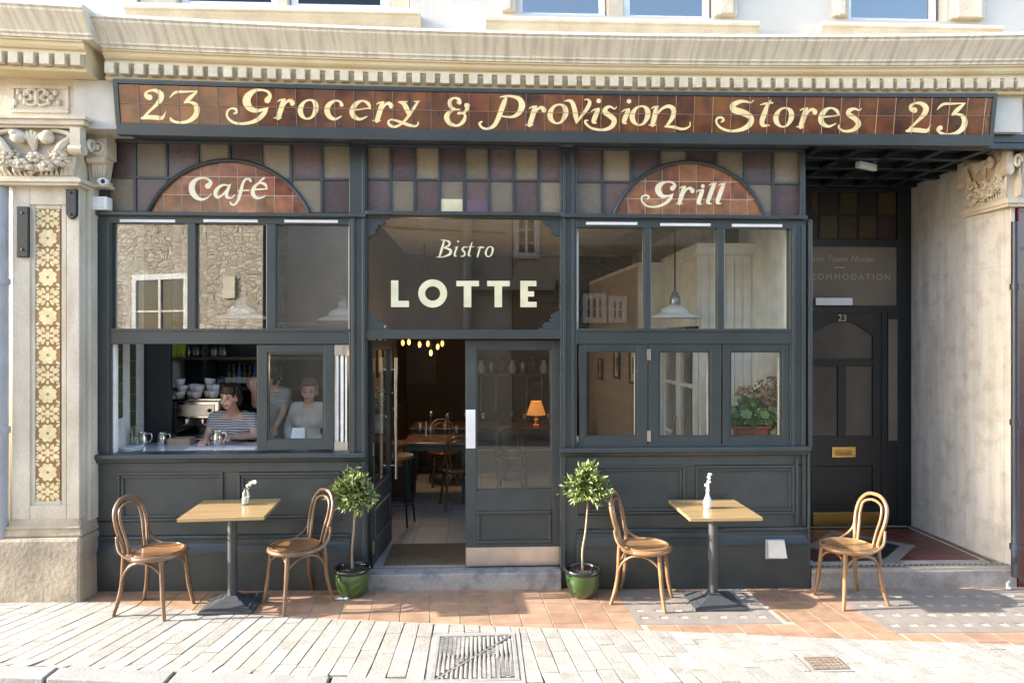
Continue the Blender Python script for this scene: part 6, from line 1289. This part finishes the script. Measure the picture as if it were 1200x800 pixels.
# ================================================================== PEOPLE BEHIND THE BAR
SKIN = mat("skin", (.70, .44, .33), .45, col2=(.64, .37, .27), scale=9, sub=.15); HAIRD = mat("dark_brown_hair", (.035, .018, .011), .45, col2=(.018, .010, .007), scale=40, stretch=(1, 1, .2), bump=.5, bscale=60)
HAIRL = mat("light_brown_hair", (.20, .12, .065), .5, col2=(.13, .075, .04), scale=40, stretch=(1, 1, .2), bump=.5, bscale=60); BLOUSE = mat("white_blouse", (.74, .72, .69), .75, bump=3, bscale=14); TROU = mat("dark_trousers", (.02, .02, .025), .8)
def striped():
    m = bpy.data.materials.new("navy_striped_jersey"); m.use_nodes = True; N, L = m.node_tree.nodes, m.node_tree.links; b = N["Principled BSDF"]; b.inputs["Roughness"].default_value = .8
    tc = N.new("ShaderNodeTexCoord"); sp_ = N.new("ShaderNodeSeparateXYZ"); L.new(tc.outputs["Object"], sp_.inputs[0])
    nz = N.new("ShaderNodeTexNoise"); nz.inputs["Scale"].default_value = 5; L.new(tc.outputs["Object"], nz.inputs[0])
    a = N.new("ShaderNodeMath"); a.operation = 'MULTIPLY_ADD'; a.inputs[1].default_value = .035; L.new(nz.outputs[0], a.inputs[0]); L.new(sp_.outputs["Z"], a.inputs[2])
    f = N.new("ShaderNodeMath"); f.operation = 'MULTIPLY'; f.inputs[1].default_value = 46; L.new(a.outputs[0], f.inputs[0]); g = N.new("ShaderNodeMath"); g.operation = 'FRACT'; L.new(f.outputs[0], g.inputs[0])
    r = N.new("ShaderNodeValToRGB"); r.color_ramp.interpolation = 'CONSTANT'; r.color_ramp.elements[0].color = (.62, .62, .62, 1); r.color_ramp.elements[1].position = .62; r.color_ramp.elements[1].color = (.03, .035, .06, 1)
    n2 = N.new("ShaderNodeTexNoise"); n2.inputs["Scale"].default_value = 13; n2.inputs["Detail"].default_value = 2; L.new(tc.outputs["Object"], n2.inputs[0]); bp = N.new("ShaderNodeBump"); bp.inputs["Strength"].default_value = .6; bp.inputs["Distance"].default_value = .02; L.new(n2.outputs[0], bp.inputs["Height"]); L.new(bp.outputs[0], b.inputs["Normal"])
    L.new(g.outputs[0], r.inputs[0]); L.new(r.outputs[0], b.inputs["Base Color"]); return m
STRIPE = striped()
def cap(mb, p0, r0, p1, r1, n=12):
    a, b = Vector(p0), Vector(p1); d = b - a; l = d.length; d = d / l if l > 1e-6 else Vector((0, 0, 1)); P_, R_ = [], []
    for k in (80, 55, 28): P_.append(a - d * r0 * math.sin(R(k))); R_.append(r0 * math.cos(R(k)))
    P_ += [a, (a + b) / 2, b]; R_ += [r0, (r0 + r1) / 2, r1]
    for k in (28, 55, 80): P_.append(b + d * r1 * math.sin(R(k))); R_.append(r1 * math.cos(R(k)))
    return mb.tube(P_, R_, n)
def flesh(name, mb, m, parent, vox=.008, smooth=6):
    o = mb.build(name, m); md = o.modifiers.new("r", 'REMESH'); md.mode = 'VOXEL'; md.voxel_size = vox; ms = o.modifiers.new("s", 'SMOOTH'); ms.iterations = smooth; ms.factor = .5
    me = bpy.data.meshes.new_from_object(o.evaluated_get(bpy.context.evaluated_depsgraph_get())); me.polygons.foreach_set("use_smooth", [True] * len(me.polygons))
    bpy.data.objects.remove(o); me.materials.clear(); me.materials.append(m)
    q_ = bpy.data.objects.new(name, me); C.objects.link(q_); q_.parent = parent; return q_
def person(label, root, J, hair, top, turn=0, nod=0, tilt=0, sleeve=.5, bun=False, glasses=False, grip=(1, 1), neckdrop=.06, long_sleeve=False):
    t = thing("person", label, "person", root); o0 = Vector(root); V = lambda k: Vector(J[k]) - o0
    M_ = Matrix.Rotation(R(turn), 3, 'Z') @ Matrix.Rotation(R(nod), 3, 'X') @ Matrix.Rotation(R(tilt), 3, 'Y'); hc = V('head'); H = lambda x, y, z: hc + M_ @ Vector((x, y, z))
    pel, ch, nk = V('pelvis'), V('chest'), V('neck'); mb = MB()
    cap(mb, pel + Vector((-.06, 0, 0)), .125, pel + Vector((.06, 0, 0)), .125); cap(mb, pel, .125, (pel + ch) / 2, .115); cap(mb, (pel + ch) / 2, .115, ch, .125)
    cap(mb, ch + Vector((-.07, 0, 0)), .105, ch + Vector((.07, 0, 0)), .105); cap(mb, ch, .10, nk, .055); cap(mb, nk, .052, H(0, .015, -.06), .05)
    for s_ in 'lr':
        sh_, el, wr = V('sh_' + s_), V('el_' + s_), V('wr_' + s_); cap(mb, nk + (sh_ - nk) * .3 - Vector((0, 0, .02)), .055, sh_, .052); cap(mb, sh_, .05, el, .038); cap(mb, el, .038, wr, .026)
        hd_ = V('hd_' + s_); d = (hd_ - wr).normalized(); up = Vector((0, 0, 1)); sd = d.cross(up).normalized() if abs(d.z) < .95 else Vector((1, 0, 0)); nn = sd.cross(d)
        pc_ = wr + d * .05; cap(mb, wr + d * .02 - sd * .018, .020, pc_ + d * .02 - sd * .02, .018); cap(mb, wr + d * .02 + sd * .018, .020, pc_ + d * .02 + sd * .02, .018)
        g_ = grip[0 if s_ == 'l' else 1]
        for k, (off, ln_) in enumerate(((-.034, .062), (-.012, .074), (.011, .07), (.033, .055))):
            b0 = wr + d * .085 + sd * off; b1 = b0 + (d * math.cos(.5 * g_) - nn * math.sin(.5 * g_)) * ln_ * .5; b2 = b1 + (d * math.cos(1.3 * g_) - nn * math.sin(1.3 * g_)) * ln_ * .5; cap(mb, b0 - d * .02, .0095, b1, .009, 8); cap(mb, b1, .009, b2, .008, 8)
        th0 = wr + d * .03 - sd * .03; th1 = th0 - sd * .03 + d * .03 - nn * .01; cap(mb, th0, .013, th1, .011, 8); cap(mb, th1, .011, th1 + d * .03 - nn * .012 * g_, .009, 8)
    for s_ in (-1, 1):
        hip = pel + Vector((s_ * .085, 0, -.08)); kn = Vector((hip.x, hip.y - .02, .48)); an = Vector((hip.x, pel.y + .02, .08)); cap(mb, hip, .085, kn, .058); cap(mb, kn, .055, an, .04); cap(mb, an - Vector((0, 0, .03)), .035, an + Vector((0, -.14, -.045)), .03)
    mb.ball(H(0, .012, .02), (.076, .092, .10), 16, 12, M_); mb.ball(H(0, -.018, -.045), (.055, .06, .065), 14, 10, M_); mb.ball(H(0, -.045, -.085), (.028, .025, .022), 10, 8, M_)
    cap(mb, H(0, -.084, .008), .009, H(0, -.104, -.024), .0125, 8)
    for s_ in (-1, 1): mb.ball(H(s_ * .078, .012, -.01), (.012, .02, .03), 8, 6, M_); mb.ball(H(s_ * .04, -.052, -.035), (.022, .02, .02), 8, 6, M_)
    flesh("body", mb, SKIN, t, .008)
    mb = MB()                                       # the top
    cap(mb, pel + Vector((-.065, 0, .02)), .137, pel + Vector((.065, 0, .02)), .137); cap(mb, pel, .137, (pel + ch) / 2, .127); cap(mb, (pel + ch) / 2, .127, ch, .135)
    cap(mb, ch + Vector((-.075, -.005, -.01)), .117, ch + Vector((.075, -.005, -.01)), .117)
    for s_ in (-1, 1): mb.ball(ch + Vector((s_ * .07, -.085, -.03)), (.068, .06, .065), 10, 8)
    for s_ in 'lr':
        sh_, el, wr = V('sh_' + s_), V('el_' + s_), V('wr_' + s_); cap(mb, ch + (sh_ - ch) * .3, .10, sh_ - Vector((0, 0, .004)), .064); cap(mb, nk + (sh_ - nk) * .48 + Vector((0, .012, -.012)), .066, sh_ + Vector((0, 0, .004)), .064)
        cap(mb, sh_, .063, sh_ + (el - sh_) * (1 if long_sleeve else sleeve), .054 if long_sleeve else .056)
        if long_sleeve: cap(mb, el, .054, wr + (el - wr) * .12, .04)
    o = flesh("top", mb, top, t, .010, 5)
    mb = MB()                                       # hair
    mb.ball(H(0, .042, .045), (.086, .088, .088), 16, 12, M_); mb.ball(H(0, .0, .085), (.07, .075, .045), 14, 10, M_)
    if bun:
        mb.ball(H(0, .10, .07), (.05, .045, .05), 12, 8, M_)
        for k in range(9): a = (k - 4) * .26; cap(mb, H(.066 * math.sin(a), -.05 * math.cos(a) - .01, .112), .017, H(.078 * math.sin(a * 1.05), -.072 * math.cos(a) - .008, .062 - .010 * (k % 2)), .008, 8)
        for s_ in (-1, 1): cap(mb, H(s_ * .078, .005, .06), .018, H(s_ * .084, .015, -.05), .008, 8); cap(mb, H(s_ * .075, .05, .0), .035, H(s_ * .06, .075, -.08), .02, 8)
    else:
        for k in range(9): a = (k - 4) * .25; cap(mb, H(.05 * math.sin(a), -.02, .135), .016, H(.075 * math.sin(a), -.062 * math.cos(a) - .012, .095), .013, 8)
        for s_ in (-1, 1): cap(mb, H(s_ * .078, .0, .06), .018, H(s_ * .08, .03, -.03), .014, 8)
        mb.ball(H(0, .095, .0), (.05, .04, .05), 12, 8, M_)
    rs = random.Random(len(label))                 # loose strands over the crown and neck
    for k in range(46):
        a = rs.uniform(-2.6, 2.6); e0 = rs.uniform(.2, 1.2); th0 = lambda e, r_: H(r_ * math.sin(a) * math.cos(e), .03 + r_ * math.cos(a) * math.cos(e) * .98, .04 + r_ * math.sin(e))
        cap(mb, th0(e0, .092), .007, th0(e0 - .5, .098), .006, 6)
    flesh("hair", mb, hair, t, .006, 2)
    EYEW = mat("eye_white", (.7, .68, .65), .2); IRIS = mat("dark_iris", (.03, .018, .01), .2); LIP = mat("lips", (.42, .10, .09), .4)
    for s_ in (-1, 1):
        MB().ball(H(s_ * .031, -.073, .008), (.013, .009, .0075), 10, 6, M_).build("eye", EYEW, t, smooth=True); MB().ball(H(s_ * .031, -.079, .007), (.006, .005, .006), 8, 6, M_).build("iris", IRIS, t, smooth=True)
        MB().tube([H(s_ * .016, -.083, .028), H(s_ * .033, -.084, .034), H(s_ * .05, -.074, .028)], [.003, .004, .002], 6).build("eyebrow", hair, t, smooth=True)
        MB().tube([H(s_ * .017, -.080, .012), H(s_ * .031, -.083, .0165), H(s_ * .046, -.074, .010)], .0022, 5).build("eyelid", hair, t, smooth=True)
    if bun:
        MB().tube([H(-.030, -.068, -.047), H(-.014, -.080, -.057), H(0, -.083, -.060), H(.014, -.080, -.057), H(.030, -.068, -.047)], [.002, .0075, .009, .0075, .002], 7).build("lips", LIP, t, smooth=True); MB().tube([H(-.020, -.0765, -.052), H(0, -.0885, -.0565), H(.020, -.0765, -.052)], [.0015, .0042, .0015], 6).build("teeth", EYEW, t, smooth=True)
    else: MB().tube([H(-.026, -.072, -.055), H(-.012, -.081, -.058), H(0, -.083, -.059), H(.012, -.081, -.058), H(.026, -.072, -.055)], [.003, .006, .007, .006, .003], 7).build("lips", LIP, t, smooth=True)
    if glasses:
        g_ = pivot("glasses", t)
        for s_ in (-1, 1):
            MB().tube([H(s_ * .033 + .021 * math.cos(a * math.pi / 8), -.098, .004 + .016 * math.sin(a * math.pi / 8)) for a in range(16)], .0022, 5, True).build("rim", CHR, g_); MB().tube([H(s_ * .055, -.096, .006), H(s_ * .08, .0, .006)], .002, 5).build("temple", CHR, g_)
        MB().tube([H(-.012, -.098, .006), H(.012, -.098, .006)], .002, 5).build("bridge", CHR, g_)
    mb = MB(); cap(mb, pel + Vector((-.06, 0, -.04)), .133, pel + Vector((.06, 0, -.04)), .133)
    for s_ in (-1, 1): hip = pel + Vector((s_ * .085, 0, -.08)); kn = Vector((hip.x, hip.y - .02, .48)); an = Vector((hip.x, pel.y + .02, .10)); cap(mb, hip, .095, kn, .068); cap(mb, kn, .066, an, .055)
    flesh("trousers", mb, TROU, t, .014, 4); return t
jp = G(254, 521, CZ0)
rx_ = X(273, .88)
J = dict(head=W(268.5, 465.5, .62), neck=W(274.5, 484, .78), chest=W(273, 501, .82), pelvis=(rx_, .92, 1.0), sh_l=W(252, 489.5, .80), sh_r=W(296, 490.5, .82), el_l=W(243.5, 510, .74), el_r=W(298.5, 511, .74), wr_l=(X(241.5, .56), .57, CZ0 + .035), hd_l=(X(238, .50), .48, CZ0 + .02), wr_r=(X(271, .58), .585, CZ0 + .06), hd_r=(X(262, .52), .52, CZ0 + .055))
person("smiling barista in a navy striped top looking down at a steel jug on the counter", (rx_, .92, FZ), J, HAIRD, STRIPE, turn=-12, nod=12, tilt=6, sleeve=.42, bun=True, grip=(.5, 1.5))
jug("steel milk jug held by the barista in the striped top", (X(255, .50), .50, CZ0), 1.12, R(-10))
rx_ = X(361, 1.4)
J = dict(head=W(362.5, 459, 1.38), neck=W(361.5, 474, 1.42), chest=W(361, 490, 1.42), pelvis=(rx_, 1.42, 1.02), sh_l=W(347, 477.5, 1.42), sh_r=W(378, 478, 1.42), el_l=W(338, 501, 1.40), el_r=W(385, 503, 1.42), wr_l=W(339, 524, 1.28), hd_l=W(343, 534, 1.2), wr_r=W(382, 524, 1.3), hd_r=W(378, 533, 1.22))
person("woman with glasses in a white blouse standing behind the sliding sash", (rx_, 1.42, FZ), J, HAIRL, BLOUSE, turn=4, nod=4, bun=False, glasses=True, grip=(.6, .6), long_sleeve=True)
rx_ = X(320, 1.55)
J = dict(head=W(321, 440, 1.55), neck=W(321, 455, 1.56), chest=W(322, 472, 1.56), pelvis=(rx_, 1.56, 1.02), sh_l=W(307, 459, 1.56), sh_r=W(335, 461, 1.56), el_l=W(299, 474, 1.45), el_r=W(331, 485, 1.42), wr_l=W(297, 458, 1.38), hd_l=W(296, 448, 1.36), wr_r=W(322, 500, 1.34), hd_r=W(318, 508, 1.3))
person("bar worker in a striped top half hidden behind the sash frame, one hand raised", (rx_, 1.56, FZ), J, HAIRD, STRIPE, turn=160, nod=0, sleeve=.45, bun=True, grip=(.8, .8))  # added figure: stripes stand in for a reflection, the raised hand for another worker
t = thing("till", "small white card till on the counter behind the sash glass", "till", (X(350, .5), .50, CZ0)); MB().hexa([(-.07, -.05, 0), (.07, -.05, 0), (.07, .08, 0), (-.07, .08, 0), (-.055, .0, .15), (.055, .0, .15), (.055, .05, .15), (-.055, .05, .15)]).build("stand", WHITE, t, bevel=.004); MB().hexa([(-.05, -.052, .02), (.05, -.052, .02), (.05, -.04, .02), (-.05, -.04, .02), (-.04, -.008, .135), (.04, -.008, .135), (.04, .002, .135), (-.04, .002, .135)]).build("screen", mat("pale_screen", (.6, .66, .75), .3), t)
# ================================================================== ACROSS THE STREET (seen as reflections in the glass)
def voro(name, c1, c2, cm, sc=(4, 4, 7), strength=.8):
    m = bpy.data.materials.new(name); m.use_nodes = True; t = m.node_tree; N, L = t.nodes, t.links; b = N["Principled BSDF"]; b.inputs["Roughness"].default_value = .9
    tc = N.new("ShaderNodeTexCoord"); mp = N.new("ShaderNodeMapping"); mp.inputs["Scale"].default_value = sc; L.new(tc.outputs["Object"], mp.inputs[0])
    v = N.new("ShaderNodeTexVoronoi"); v.inputs["Scale"].default_value = 1; L.new(mp.outputs[0], v.inputs[0])
    e = N.new("ShaderNodeTexVoronoi"); e.feature = 'DISTANCE_TO_EDGE'; e.inputs["Scale"].default_value = 1; L.new(mp.outputs[0], e.inputs[0])
    mx = N.new("ShaderNodeMix"); mx.data_type = 'RGBA'; mx.inputs[6].default_value = (*c1, 1); mx.inputs[7].default_value = (*c2, 1); L.new(v.outputs["Color"], mx.inputs[0])
    rp = N.new("ShaderNodeValToRGB"); rp.color_ramp.elements[0].position = .02; rp.color_ramp.elements[1].position = .10; L.new(e.outputs["Distance"], rp.inputs[0])
    m2 = N.new("ShaderNodeMix"); m2.data_type = 'RGBA'; m2.inputs[6].default_value = (*cm, 1); L.new(rp.outputs[0], m2.inputs[0]); L.new(mx.outputs[2], m2.inputs[7])
    L.new(m2.outputs[2], b.inputs["Base Color"]); bp = N.new("ShaderNodeBump"); bp.inputs["Strength"].default_value = strength; bp.inputs["Distance"].default_value = .03; L.new(rp.outputs[0], bp.inputs["Height"]); L.new(bp.outputs[0], b.inputs["Normal"]); return m
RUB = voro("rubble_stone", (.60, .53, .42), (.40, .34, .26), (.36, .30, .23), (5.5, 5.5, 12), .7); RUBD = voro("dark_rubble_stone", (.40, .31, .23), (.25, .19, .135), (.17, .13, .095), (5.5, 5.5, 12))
REND = mat("brown_grey_render", (.60, .52, .44), .9, col2=(.50, .43, .36), scale=2, bump=.4); SLATE = mat("slate_roof", (.08, .08, .09), .6, bump=.5)
DARKW = mat("dark_window", (.03, .032, .035), .08)
def VX(px, d=8.9): return W(px, 400, d + .04)[0]
def VZ(py, d=8.9, px=565): return W(px, py, d + .04)[2]
def opp_window(par, x0, x1, z0, z1, Y, nx=2, nz=2, m=WHITE, fr=.06):
    """a casement facing +Y, its face just proud of plane Y (local coordinates of par)"""
    wdw = pivot("window", par)
    mb = MB()
    for a in ((x0 - .05, x0 + fr, z0 - .06, z1 + .06), (x1 - fr, x1 + .05, z0 - .06, z1 + .06), (x0 + fr, x1 - fr, z0 - .06, z0 + fr), (x0 + fr, x1 - fr, z1 - fr, z1 + .06)): mb.box(a[0], a[1], Y - .02, Y + .05, a[2], a[3])
    for k in range(1, nx): x = x0 + (x1 - x0) * k / nx; mb.box(x - .03, x + .03, Y - .02, Y + .045, z0 + fr, z1 - fr)
    for k in range(1, nz): z = z0 + (z1 - z0) * k / nz; mb.box(x0 + fr, x1 - fr, Y - .02, Y + .04, z - .018, z + .018)
    mb.build("frame", m, wdw); MB().box(x0, x1, Y - .02, Y + .012, z0, z1).build("pane", DARKW, wdw)
# the sunlit rubble cottage, its front turned towards the low sun
A = (VX(105, 9.6), -9.9); B = (VX(316, 8.4), -8.3)
ang = math.atan2(B[1] - A[1], B[0] - A[0]); ln = math.hypot(B[0] - A[0], B[1] - A[1])
t = thing("rubble_cottage", "sunlit rubble stone cottage with white casement across the street, mirrored in the left panes", "house", (A[0], A[1], 0), ang)
MB().box(-4, ln, -3, 0, -.3, 5.4).build("wall", RUB, t); MB().prism([(-4.2, 5.4), (ln + .05, 5.4), (ln + .05, 6.6), (-4.2, 6.6)], -2.9, .15).build("roof", SLATE, t)
opp_window(t, ln * .24, ln * .55, 2.05, 3.55, 0, 2, 2); MB().box(ln * .76, ln * .80 + .12, 0, .04, 3.05, 3.5).build("air_brick", mat("cream_vent", (.6, .55, .42), .6), t)
MB().tube([(ln * .99, .06, 0), (ln * .99, .06, 5.3)], .05, 8).build("downpipe", BLACKM, t)
# the rendered house
x0, x1 = B[0] + .05, VX(600)
t = thing("rendered_house", "shaded brown rendered house across the street, mirrored in the middle glass", "house", (x0, -8.9, 0))
wd = x1 - x0
MB().box(0, wd, -3, 0, -.3, 6.3).build("wall", REND, t); MB().box(-.1, wd + .1, -3, .25, 6.3, 6.5).build("roof", SLATE, t)
MB().tube([(VX(548) - x0, .08, 0), (VX(548) - x0, .08, 6)], .09, 10).build("downpipe", mat("grey_white_pipe", (.5, .48, .46), .5), t)
MB().tube([(.2, .03, 5.0), (wd * .5, .03, 4.6), (wd - .1, .03, 4.5)], .015, 6).build("cable", BLACKM, t)
x2 = VX(652)
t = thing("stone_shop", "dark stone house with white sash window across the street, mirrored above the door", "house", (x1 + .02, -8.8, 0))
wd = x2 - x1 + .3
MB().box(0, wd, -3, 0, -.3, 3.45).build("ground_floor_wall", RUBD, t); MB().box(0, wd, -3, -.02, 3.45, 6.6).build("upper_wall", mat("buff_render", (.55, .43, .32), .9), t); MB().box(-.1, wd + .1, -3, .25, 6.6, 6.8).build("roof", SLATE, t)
MB().box(-.9, .9, 0, .12, 3.25, 3.5).build("sign_board", mat("pale_board", (.45, .42, .36), .6), t)
opp_window(t, .06, .52, VZ(300), VZ(255), -.01, 2, 3)
xs3 = x1 + .02 + wd
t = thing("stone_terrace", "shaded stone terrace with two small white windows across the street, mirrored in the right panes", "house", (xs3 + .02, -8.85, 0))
MB().box(0, 9, -3, 0, -.3, 4.25).build("wall", RUBD, t); MB().box(0, 9, -3, 0.0, 4.25, 6.2).build("upper_wall", RUB, t); MB().box(-.1, 9.1, -3, .25, 6.2, 6.4).build("roof", SLATE, t)  # sunlit top of the terrace put into paler rubble, shadow below into darker
opp_window(t, VX(684) - xs3, VX(706) - xs3, VZ(375), VZ(347), 0, 3, 2); opp_window(t, VX(714) - xs3, VX(730) - xs3, VZ(375), VZ(350), 0, 2, 2)
